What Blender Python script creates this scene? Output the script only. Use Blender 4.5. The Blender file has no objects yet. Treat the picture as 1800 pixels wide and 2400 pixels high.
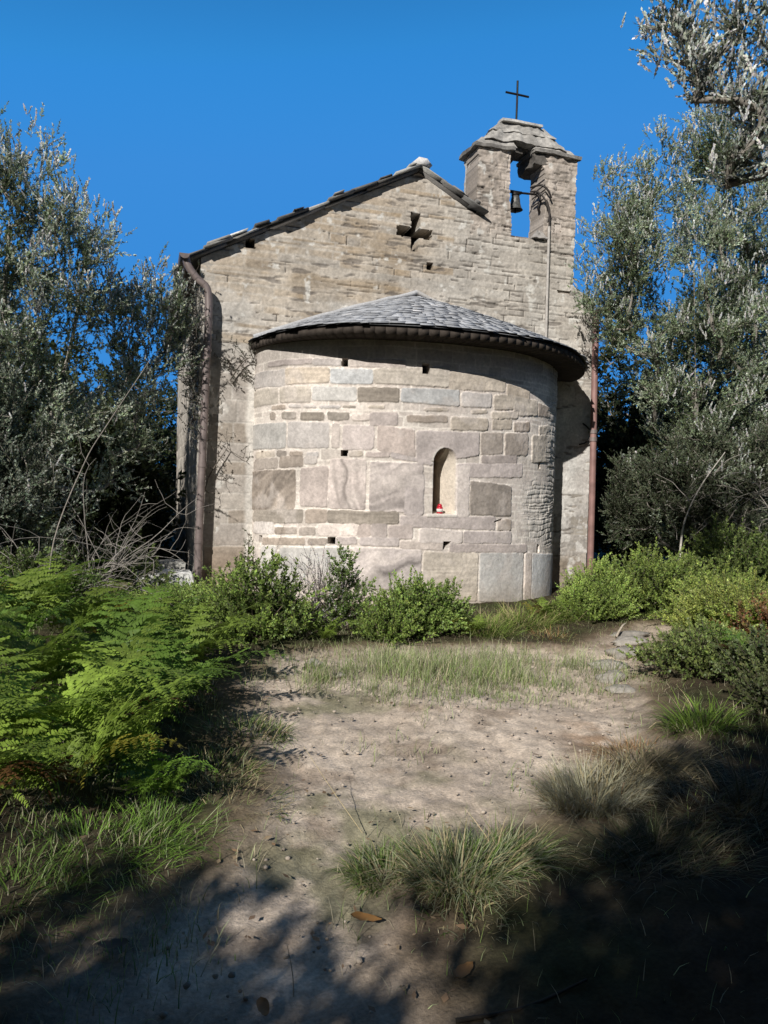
import bpy, math
import numpy as np
from math import radians, sin, cos, pi

rng = np.random.default_rng(7)
scene = bpy.context.scene
COL = scene.collection

# ------------------------------------------------------------------ helpers
def hash01(ix, iy, seed):
    h = (ix.astype(np.int64) * 374761393 + iy.astype(np.int64) * 668265263 + seed * 1442695041) & 0x7fffffff
    h = ((h ^ (h >> 13)) * 1274126177) & 0x7fffffff
    h = ((h ^ (h >> 16)) * 668265263) & 0x7fffffff
    return ((h ^ (h >> 15)) & 0xffffff) / float(0xffffff)

def vn(x, y, seed=0):
    x = np.asarray(x, float); y = np.asarray(y, float)
    ix = np.floor(x); iy = np.floor(y); fx = x - ix; fy = y - iy
    fx = fx * fx * (3 - 2 * fx); fy = fy * fy * (3 - 2 * fy)
    a = hash01(ix, iy, seed); b = hash01(ix + 1, iy, seed); c = hash01(ix, iy + 1, seed); d = hash01(ix + 1, iy + 1, seed)
    return (a * (1 - fx) + b * fx) * (1 - fy) + (c * (1 - fx) + d * fx) * fy - .5

def fbm(x, y, f=1., o=4, seed=0):
    r = 0; a = 1.
    for i in range(o):
        r = r + a * vn(x * f + 17.3 * i, y * f - 9.1 * i, seed + i); a *= .5; f *= 2.03
    return r

def sstep(a, b, x):
    t = np.clip((x - a) / (b - a), 0, 1); return t * t * (3 - 2 * t)

def mixc(a, b, t):
    t = np.asarray(t)[..., None]; return np.asarray(a) * (1 - t) + np.asarray(b) * t

def link(o, parent=None):
    COL.objects.link(o)
    if parent: o.parent = parent
    return o

def mk(name, V, faces, mat, parent=None, col=None, smooth=False):
    """one mesh object from numpy vertices and a list of (n,k) face arrays"""
    V = np.asarray(V, np.float32).reshape(-1, 3)
    fs = [np.asarray(f, np.int32) for f in (faces if isinstance(faces, list) else [faces]) if len(f)]
    me = bpy.data.meshes.new(name)
    me.vertices.add(len(V)); me.vertices.foreach_set('co', V.ravel())
    tot = np.concatenate([np.full(len(f), f.shape[1], np.int32) for f in fs])
    idx = np.concatenate([f.ravel() for f in fs])
    st = np.concatenate([[0], np.cumsum(tot)[:-1]]).astype(np.int32)
    me.loops.add(len(idx)); me.loops.foreach_set('vertex_index', idx)
    me.polygons.add(len(tot)); me.polygons.foreach_set('loop_start', st); me.polygons.foreach_set('loop_total', tot)
    if smooth: me.polygons.foreach_set('use_smooth', np.ones(len(tot), bool))
    if col is not None:
        a = me.color_attributes.new('Col', 'FLOAT_COLOR', 'POINT')
        c = np.ones((len(V), 4), np.float32); c[:, :3] = np.clip(col, 0, 1)
        a.data.foreach_set('color', c.ravel())
    me.update(calc_edges=True)
    me.materials.append(mat)
    return link(bpy.data.objects.new(name, me), parent)

def thing(name, label, cat, loc=(0, 0, 0), group=None):
    o = bpy.data.objects.new(name, None); COL.objects.link(o); o.location = loc; o.empty_display_size = .2
    o['label'] = label; o['category'] = cat
    if group: o['group'] = group
    return o

def tag(o, label=None, cat=None, group=None, kind=None):
    for k, v in (('label', label), ('category', cat), ('group', group), ('kind', kind)):
        if v: o[k] = v
    return o

class MB:
    """collects simple shapes into one mesh"""
    def __init__(s): s.V = []; s.F3 = []; s.F4 = []; s.C = []; s.n = 0
    def add(s, V, F, c=None):
        V = np.asarray(V, float).reshape(-1, 3); F = np.asarray(F, int)
        (s.F4 if F.shape[1] == 4 else s.F3).append(F + s.n); s.V.append(V)
        s.C.append(np.broadcast_to(np.asarray(c if c is not None else (1, 1, 1), float), V.shape)); s.n += len(V)
    def tube(s, P, R, k=8, c=None, cap=True):
        V, F = tube(P, R, k); s.add(V, F, c)
        if cap and k > 3:
            n = len(P)
            for ring, rev in ((0, True), (n - 1, False)):
                q = list(range(ring * k, ring * k + k)); ctr = V[q].mean(0)
                b = np.vstack([V[q], ctr]); f = [(i, (i + 1) % k, k) if not rev else ((i + 1) % k, i, k) for i in range(k)]
                s.add(b, f, c)
    def box(s, lo, hi, c=None, jit=0., r=None):
        x0, y0, z0 = lo; x1, y1, z1 = hi
        V = np.array([(x, y, z) for z in (z0, z1) for y in (y0, y1) for x in (x0, x1)], float)
        if jit: V += (r or rng).uniform(-jit, jit, V.shape)
        s.hexa(V, c)
    def hexa(s, V, c=None):
        s.add(V, [(0, 2, 3, 1), (4, 5, 7, 6), (0, 1, 5, 4), (2, 6, 7, 3), (0, 4, 6, 2), (1, 3, 7, 5)], c)
    def lathe(s, prof, ctr, k=16, c=None):
        a = np.arange(k) / k * 2 * pi
        V = np.array([[(r * cos(t) + ctr[0], r * sin(t) + ctr[1], z + ctr[2]) for t in a] for r, z in prof]).reshape(-1, 3)
        F = [(i * k + j, i * k + (j + 1) % k, (i + 1) * k + (j + 1) % k, (i + 1) * k + j) for i in range(len(prof) - 1) for j in range(k)]
        s.add(V, F, c)
    def build(s, name, mat, parent=None, smooth=False):
        F = []
        if s.F4: F.append(np.concatenate(s.F4))
        if s.F3: F.append(np.concatenate(s.F3))
        return mk(name, np.concatenate(s.V), F, mat, parent, np.concatenate(s.C), smooth)

def tube(P, R, k=6):
    P = np.asarray(P, float); n = len(P); R = np.broadcast_to(np.asarray(R, float), (n,))
    T = np.gradient(P, axis=0); T /= np.linalg.norm(T, axis=1)[:, None] + 1e-9
    up = np.array([.31, .17, .93]) if abs(T[0, 2]) < .9 else np.array([.9, .3, .1])
    A = np.cross(T, up); A /= np.linalg.norm(A, axis=1)[:, None] + 1e-9; B = np.cross(T, A)
    a = np.arange(k) / k * 2 * pi
    V = P[:, None] + R[:, None, None] * (np.cos(a)[None, :, None] * A[:, None] + np.sin(a)[None, :, None] * B[:, None])
    i = np.arange(n - 1)[:, None] * k; j = np.arange(k)[None]; j2 = (j + 1) % k
    F = np.stack([i + j, i + j2, i + k + j2, i + k + j], -1).reshape(-1, 4)
    return V.reshape(-1, 3), F

def smoothpath(pts, n=6):
    """Catmull-Rom through the points"""
    P = np.asarray(pts, float); P = np.vstack([2 * P[0] - P[1], P, 2 * P[-1] - P[-2]]); out = []
    for i in range(1, len(P) - 2):
        for t in np.linspace(0, 1, n, endpoint=False):
            a, b, c, d = P[i - 1:i + 3]
            out.append(.5 * (2 * b + (c - a) * t + (2 * a - 5 * b + 4 * c - d) * t * t + (3 * b - a - 3 * c + d) * t ** 3))
    out.append(P[-2]); return np.array(out)

# ------------------------------------------------------------------ materials
def new_mat(name):
    m = bpy.data.materials.new(name); m.use_nodes = True; nt = m.node_tree
    return m, nt, nt.nodes['Principled BSDF'], nt.nodes, nt.links

def attr_mat(name, scale=30., var=.35, bump=.4, rough=.9, dist=.01, spec=.25, tint=None):
    """vertex colour times two scales of noise, with bump"""
    m, nt, b, N, L = new_mat(name)
    at = N.new('ShaderNodeAttribute'); at.attribute_name = 'Col'
    tc = N.new('ShaderNodeTexCoord')
    n1 = N.new('ShaderNodeTexNoise'); n1.inputs['Scale'].default_value = scale; n1.inputs['Detail'].default_value = 6; n1.inputs['Roughness'].default_value = .65
    n2 = N.new('ShaderNodeTexNoise'); n2.inputs['Scale'].default_value = scale * .13; n2.inputs['Detail'].default_value = 4
    for n in (n1, n2): L.new(tc.outputs['Object'], n.inputs['Vector'])
    mr = N.new('ShaderNodeMapRange'); mr.inputs[1].default_value = .25; mr.inputs[2].default_value = .75; mr.inputs[3].default_value = 1 - var; mr.inputs[4].default_value = 1 + var * .8
    L.new(n1.outputs['Fac'], mr.inputs[0])
    mr2 = N.new('ShaderNodeMapRange'); mr2.inputs[1].default_value = .3; mr2.inputs[2].default_value = .7; mr2.inputs[3].default_value = 1 - var * .4; mr2.inputs[4].default_value = 1 + var * .4
    L.new(n2.outputs['Fac'], mr2.inputs[0])
    mul = N.new('ShaderNodeMath'); mul.operation = 'MULTIPLY'; L.new(mr.outputs[0], mul.inputs[0]); L.new(mr2.outputs[0], mul.inputs[1])
    vm = N.new('ShaderNodeVectorMath'); vm.operation = 'SCALE'
    L.new(at.outputs['Color'], vm.inputs[0]); L.new(mul.outputs[0], vm.inputs['Scale'])
    L.new(vm.outputs[0], b.inputs['Base Color'])
    b.inputs['Roughness'].default_value = rough; b.inputs['Specular IOR Level'].default_value = spec
    bp = N.new('ShaderNodeBump'); bp.inputs['Strength'].default_value = bump; bp.inputs['Distance'].default_value = dist
    L.new(n1.outputs['Fac'], bp.inputs['Height']); L.new(bp.outputs[0], b.inputs['Normal'])
    return m

def leaf_mat(name, trans=.25, rough=.5, spec=.3):
    m, nt, b, N, L = new_mat(name)
    at = N.new('ShaderNodeAttribute'); at.attribute_name = 'Col'
    tc = N.new('ShaderNodeTexCoord'); n1 = N.new('ShaderNodeTexNoise'); n1.inputs['Scale'].default_value = 3.; n1.inputs['Detail'].default_value = 3
    L.new(tc.outputs['Object'], n1.inputs['Vector'])
    mr = N.new('ShaderNodeMapRange'); mr.inputs[1].default_value = .3; mr.inputs[2].default_value = .7; mr.inputs[3].default_value = .7; mr.inputs[4].default_value = 1.25
    L.new(n1.outputs['Fac'], mr.inputs[0])
    vm = N.new('ShaderNodeVectorMath'); vm.operation = 'SCALE'; L.new(at.outputs['Color'], vm.inputs[0]); L.new(mr.outputs[0], vm.inputs['Scale'])
    L.new(vm.outputs[0], b.inputs['Base Color']); b.inputs['Roughness'].default_value = rough; b.inputs['Specular IOR Level'].default_value = spec
    t = N.new('ShaderNodeBsdfTranslucent'); L.new(vm.outputs[0], t.inputs['Color'])
    mx = N.new('ShaderNodeMixShader'); mx.inputs[0].default_value = trans
    L.new(b.outputs[0], mx.inputs[1]); L.new(t.outputs[0], mx.inputs[2])
    L.new(mx.outputs[0], N['Material Output'].inputs['Surface'])
    return m

def plain_mat(name, col, rough=.6, metal=0., scale=20., var=.25, bump=.15):
    m, nt, b, N, L = new_mat(name)
    tc = N.new('ShaderNodeTexCoord'); n1 = N.new('ShaderNodeTexNoise'); n1.inputs['Scale'].default_value = scale; n1.inputs['Detail'].default_value = 5
    L.new(tc.outputs['Object'], n1.inputs['Vector'])
    cr = N.new('ShaderNodeValToRGB'); e = cr.color_ramp.elements
    e[0].position = .3; e[1].position = .7
    e[0].color = (*[c * (1 - var) for c in col], 1); e[1].color = (*[min(1, c * (1 + var)) for c in col], 1)
    L.new(n1.outputs['Fac'], cr.inputs[0]); L.new(cr.outputs[0], b.inputs['Base Color'])
    b.inputs['Roughness'].default_value = rough; b.inputs['Metallic'].default_value = metal
    bp = N.new('ShaderNodeBump'); bp.inputs['Strength'].default_value = bump; bp.inputs['Distance'].default_value = .005
    L.new(n1.outputs['Fac'], bp.inputs['Height']); L.new(bp.outputs[0], b.inputs['Normal'])
    return m

M_STONE = attr_mat('weathered_stone', 28, .28, .55, .92, .008)
M_ROUGH = attr_mat('rough_stone', 22, .4, .8, .95, .012)
M_SLATE = attr_mat('slate', 30, .4, .5, .75, .008, .4)
M_SOIL = attr_mat('soil', 60, .40, .7, .97, .010, .1)
M_BARK = attr_mat('bark', 40, .4, .6, .9, .006)
M_WOOD = attr_mat('old_wood', 18, .4, .5, .85, .006)
M_LEAF = leaf_mat('small_leaves', .30, .5, .35)
M_FERN = leaf_mat('fern_leaves', .42, .5, .3)
M_GRASS = leaf_mat('grass_blades', .25, .6, .2)
M_PIPE = plain_mat('brown_painted_metal', (.20, .16, .15), .45, .1, 6, .35, .05)
M_PIPE2 = plain_mat('faded_red_brown_metal', (.30, .175, .155), .45, .1, 6, .25, .05)
M_IRON = plain_mat('dark_iron', (.02, .017, .016), .6, .5, 40, .4, .2)
M_BRONZE = plain_mat('old_bronze', (.10, .10, .095), .55, .4, 30, .4, .3)
M_CABLE = plain_mat('grey_conduit', (.42, .39, .36), .7, 0, 15, .2, .05)
M_RUBBER = plain_mat('black_cable', (.035, .028, .024), .6, 0, 20, .3, .05)
M_RED = plain_mat('red_plastic', (.50, .012, .03), .3, 0, 10, .1, 0)
M_WHITE = plain_mat('white_paper', (.7, .66, .62), .7, 0, 20, .1, 0)

# ------------------------------------------------------------------ the chapel
def sheet(name, Pn, inward, K, col, mat, parent, skirt=.35):
    """a displaced masonry sheet from a vertex grid; K says which cells stay; cut edges are turned inward"""
    ny, nx = Pn.shape[:2]
    vid = np.arange(ny * nx).reshape(ny, nx)
    q = np.stack([vid[:-1, :-1], vid[:-1, 1:], vid[1:, 1:], vid[1:, :-1]], -1)[K]
    V = Pn.reshape(-1, 3); C = col.reshape(-1, 3); IN = np.broadcast_to(inward, Pn.shape).reshape(-1, 3)
    Kp = np.pad(K, 1)
    ed = []
    a = Kp[1:-1, 1:-1]
    for (dy, dx, e) in ((-1, 0, (vid[:-1, 1:], vid[:-1, :-1])), (1, 0, (vid[1:, :-1], vid[1:, 1:])), (0, -1, (vid[:-1, :-1], vid[1:, :-1])), (0, 1, (vid[1:, 1:], vid[:-1, 1:]))):
        nb = Kp[1 + dy:1 + dy + a.shape[0], 1 + dx:1 + dx + a.shape[1]]
        w = a & ~nb
        ed.append(np.stack([e[0][w], e[1][w]], -1))
    ed = np.concatenate(ed)
    F = [q]
    if skirt:
        u, inv = np.unique(ed, return_inverse=True); inv = inv.reshape(ed.shape)
        base = len(V)
        V = np.vstack([V, V[u], V[u] + IN[u] * skirt]); C = np.vstack([C, C[u] * .9, C[u] * .8])
        n = len(u)
        F.append(np.stack([inv[:, 0] + base, inv[:, 1] + base, inv[:, 1] + base + n, inv[:, 0] + base + n], -1))
    F = np.concatenate(F)
    u, inv = np.unique(F, return_inverse=True)
    return mk(name, V[u], inv.reshape(F.shape), mat, parent, C[u])

def courses(s, z, seed, h=(.08, .2), w=(.2, .6), joint=.012, warp=.02):
    """irregular coursed masonry: per point the stone's three random values and the distance to its nearest joint"""
    r = np.random.default_rng(seed)
    zz = z + warp * fbm(s, z, 1.3, 3, seed) + warp * .5 * fbm(s, z, 5., 2, seed + 9)
    ss = s + warp * .6 * fbm(s, z, 4., 3, seed + 5)
    z0, z1 = zz.min() - .1, zz.max() + .3
    b = [z0]
    while b[-1] < z1: b.append(b[-1] + r.uniform(*h))
    b = np.array(b); row = np.clip(np.searchsorted(b, zz) - 1, 0, len(b) - 2)
    dz = np.minimum(zz - b[row], b[row + 1] - zz)
    sid = np.zeros(s.shape, int); ds = np.full(s.shape, 9.)
    for k in range(len(b) - 1):
        m = row == k
        if not m.any(): continue
        c = [s.min() - 1 - r.uniform(0, .5)]
        f = 1. if b[k + 1] - b[k] > (h[0] + h[1]) / 2 else 1.25
        while c[-1] < s.max() + .8: c.append(c[-1] + r.uniform(*w) * f)
        c = np.array(c); i = np.clip(np.searchsorted(c, ss[m]) - 1, 0, len(c) - 2)
        ds[m] = np.minimum(ss[m] - c[i], c[i + 1] - ss[m]); sid[m] = i
    d = np.minimum(dz, ds)
    rv = np.stack([hash01(row, sid, seed + j * 7 + 1) for j in range(3)], -1)
    return rv, d, row

chapel = thing('stone_chapel', 'small old stone chapel with round apse, slate roofs and a bell gable', 'chapel', (0, 0, 0))

RIDX, RIDZ, SLOPE = .02, 6.02, .517
def gable(x): return RIDZ - SLOPE * np.abs(x - RIDX)

# ---- front wall with the gable and the front of the bell gable
st = .0125
xs = np.arange(-3.0, 3.0 + st / 2, st); zs = np.arange(-.3, 6.72, st)
X, Z = np.meshgrid(xs, zs)
rv, d, row = courses(X, Z + .012 * X, 11, (.055, .15), (.18, .75), warp=.022)
tan = np.array((.42, .335, .245)); grey = np.array((.40, .365, .325)); lt = np.array((.50, .465, .42)); och = np.array((.36, .265, .165)); dk = np.array((.24, .215, .19))
C = mixc(grey, lt, rv[..., 0])
tw = sstep(.7, -1.2, X + .9 * fbm(X, Z, .7, 3, 3)) * sstep(3.6, 4.4, Z + .5 * fbm(X, Z, .9, 3, 4))      # warm tan stones in the upper left gable
C = mixc(C, mixc(tan, lt, rv[..., 1] * .7), tw * .9)
ochre = (rv[..., 2] > .8) & (X < .6) & (Z > 3.3)
C[ochre] = mixc(C[ochre], och, np.full(ochre.sum(), .6))
C = mixc(C, dk, (rv[..., 1] > .86) * .30)
jw = .008 + .016 * sstep(-.1, .4, fbm(X, Z, 1.1, 3, 8))
jm = sstep(jw * 1.3, jw * .5, d)
pl = sstep(.0, .35, fbm(X, Z, 1.6, 4, 21))                        # places where mortar spreads over the stones
mort = np.array((.50, .455, .40))
C = mixc(C, mort, jm * sstep(.55, .2, np.abs(fbm(X, Z, .8, 2, 5))) * .75)
C = mixc(C, mort, pl * .55)
disp = .003 * (rv[..., 2] - .5) - .002 * jm + .005 * fbm(X, Z, 9, 4, 31) + .016 * fbm(X, Z, 1.7, 3, 32)
# open dark joints: long thin cracks between courses, mostly on the right of the gable
cr = sstep(.0075, .002, np.abs(d)) * (hash01(row, np.floor(X / .5 + row * .37).astype(int), 77) > (.80 - .38 * sstep(-.3, 1.4, X))) * (Z > 3.2)
disp -= .02 * cr; C = mixc(C, (.06, .05, .045), cr * .85)
# the same wall lower left beside the apse: larger smoothed stones, brown near the ground
ll = (X < -2.1) & (Z < 3.3)
rv2, d2, _ = courses(X, Z, 41, (.10, .34), (.3, .8), warp=.015)
C2 = mixc((.37, .335, .31), (.44, .40, .36), rv2[..., 0]); C2 = mixc(C2, (.30, .25, .20), (rv2[..., 1] > .72) * .6)
C2 = mixc(C2, (.56, .53, .49), sstep(.016, .004, d2) * .5)
C2 = mixc(C2, (.30, .215, .15), sstep(1., .1, Z + .3 * fbm(X, Z, 2, 3, 6)) * .8)
C2 = mixc(C2, (.62, .59, .55), sstep(-2.40, -2.33, X + .03 * fbm(X, Z, 3, 3, 7)) * .9)
pk = sstep(.12, .3, fbm(X, Z, 4, 4, 61)) * sstep(1.9, 2.6, Z)
C2 = mixc(C2, (.60, .57, .53), pk * .8)
wl = sstep(3.4, 3.0, Z + .25 * fbm(X, Z, 2, 3, 62)) * (X < -1.5)
C = mixc(C, C2, wl); disp = disp * (1 - wl) + wl * (.006 * (rv2[..., 2] - .5) - .005 * sstep(.014, .004, d2) + .006 * fbm(X, Z, 8, 4, 63) - .02 * pk * (fbm(X, Z, 14, 3, 64) > .12))
# lower right strip: pale render with a rougher foot
wr = sstep(2.15, 2.3, X) * sstep(3.1, 2.6, Z + .3 * fbm(X, Z, 2, 3, 65))
C3 = mixc((.50, .47, .44), (.62, .60, .57), .5 + fbm(X, Z, 6, 4, 66)); C3 = mixc(C3, (.36, .33, .30), sstep(1.25, 1.05, Z) * (fbm(X, Z, 8, 3, 67) > .08) * .8)
C3 = mixc(C3, (.30, .25, .20), sstep(.55, .35, Z))
C = mixc(C, C3, wr); disp = disp * (1 - wr) + wr * (.006 * fbm(X, Z, 9, 4, 68) - .02 * sstep(1.25, 1.0, Z) * np.clip(fbm(X, Z, 7, 3, 69), 0, 1))
# bell gable: rough reddish-grey rubble
bw = sstep(5.15, 5.45, Z + .1 * fbm(X, Z, 3, 3, 70)) * (X > .85)
C4 = mixc((.40, .345, .30), (.50, .44, .39), rv[..., 1]); C4 = mixc(C4, (.30, .26, .22), sstep(.1, .4, fbm(X, Z, 10, 4, 71)) * .6)
C = mixc(C, C4, bw); disp = disp + bw * (.022 * fbm(X, Z, 11, 4, 72) + .02 * fbm(X, Z, 4, 3, 73))
hz = fbm(X * 2.6 + .3 * Z, Z * 15, 1., 4, 90); pit = fbm(X, Z, 30, 3, 91); big = fbm(X, Z, .9, 3, 92)
up_ = 1 - wl
C = C * (1 + up_ * (.13 * hz + .15 * pit))[..., None]
C = mixc(C, (.33, .25, .165), sstep(.05, .42, fbm(X * .8, Z * 2.2, 1.6, 4, 93)) * sstep(.6, -.8, X) * sstep(3.7, 4.5, Z) * .65)
C = mixc(C, (.56, .53, .49), sstep(.02, .32, fbm(X, Z * 1.6, 1.9, 4, 94)) * sstep(4.9, 4.0, Z) * up_ * .6)
C = mixc(C, (.16, .14, .125), sstep(.30, .40, fbm(X * 3, Z * 17, 1., 3, 95)) * up_ * .7)
disp = disp + up_ * (.003 * hz + .004 * pit - .012 * sstep(.30, .40, fbm(X * 3, Z * 17, 1., 3, 95)))
# grey weathering streaks and pale lichen
C = C * (1 + .28 * fbm(X * 2.2, Z * .55, 1.2, 4, 74))[..., None] * (1 + .25 * fbm(X, Z, 22, 3, 75))[..., None]
C = mixc(C, (.66, .64, .60), sstep(.34, .48, fbm(X, Z, 7, 4, 76)) * .7)
Pn = np.stack([X, -disp, Z], -1)
xc = (X[:-1, :-1] + X[1:, 1:]) / 2; zc = (Z[:-1, :-1] + Z[1:, 1:]) / 2
ej = .02 * fbm(xc, zc, 9, 3, 80)
K = zc < gable(xc) - .02
pier = (xc > .94 + ej) & (xc < 2.61 + ej) & (zc < 6.55 + .03 * (xc - .9))
opening = (xc > 1.47 + .6 * ej + .05 * sstep(5.9, 5.4, zc)) & (xc < 2.07 + ej - .04 * sstep(6.0, 6.5, zc)) & (zc > 5.31 + .6 * ej - .05 * (xc - 1.5))
K = (K | pier) & ~opening
# the cross-shaped window
cj = .012 * fbm(xc, zc, 14, 3, 81)
K &= ~(((xc > -.085 + cj + .012 * (5.42 - zc) / .5) & (xc < .065 + cj - .05 * (5.42 - zc)) & (zc > 4.87 + cj) & (zc < 5.43 + cj)) | ((xc > -.30 + cj) & (xc < .245 + cj) & (zc > 5.07 + cj - .02 * xc) & (zc < 5.215 + cj - .02 * xc)))
for hx, hz, a, b in ((.225, 4.70, .05, .055), (-2.36, 4.70, .065, .065), (2.31, 5.52, .065, .07), (2.45, 4.55, .12, .03)):
    K &= ~((np.abs(xc - hx + cj) < a) & (np.abs(zc - hz + cj) < b))
K &= ~((np.abs(xc) < 2.05) & (zc < 2.9))
C = C * np.array((1.03, 1.025, 1.01)) * (1 - .04 * bw)[..., None]
sheet('front_wall', Pn, np.array((0, 1., 0)), K, C, M_STONE, chapel, .42)

# ---- side and rear walls
NL = 6.95
def plain_wall(name, o, ux, L, H, nrm, seed, st=.03, top=None):
    s = np.arange(0, L + st / 2, st); z = np.arange(-.3, H, st); S, Zz = np.meshgrid(s, z)
    rv, d, _ = courses(S, Zz, seed, (.10, .28), (.25, .8), warp=.03)
    c = mixc((.38, .36, .34), (.50, .48, .455), rv[..., 0]); c = mixc(c, (.58, .55, .52), sstep(.03, .01, d) * .5)
    c = c * (1 + .3 * fbm(S, Zz, 5, 4, seed))[..., None] * np.array((1, .95, .87))
    dd = .01 * (rv[..., 1] - .5) - .008 * sstep(.025, .008, d) + .02 * fbm(S, Zz, 5, 4, seed + 1)
    P = np.array(o) + S[..., None] * np.array(ux) + Zz[..., None] * np.array((0, 0, 1.)) + dd[..., None] * np.array(nrm)
    k = np.ones((len(z) - 1, len(s) - 1), bool)
    if top is not None:
        k = (Zz[:-1, :-1] + st < top((np.array(o) + S[:-1, :-1, None] * np.array(ux))[..., 0]))
    return sheet(name, P, -np.array(nrm, float), k, c, M_STONE, chapel, .3)
plain_wall('side_wall', (-3.0, .004, 0), (0, 1, 0), NL, 4.42, (-1, 0, 0), 101, .02)
plain_wall('side_wall', (3.0, .004, 0), (0, 1, 0), NL, 4.42, (1, 0, 0), 102, .05)
plain_wall('rear_wall', (-3.0, NL, 0), (1, 0, 0), 6.0, 6.0, (0, 1, 0), 103, .05, gable)

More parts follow.
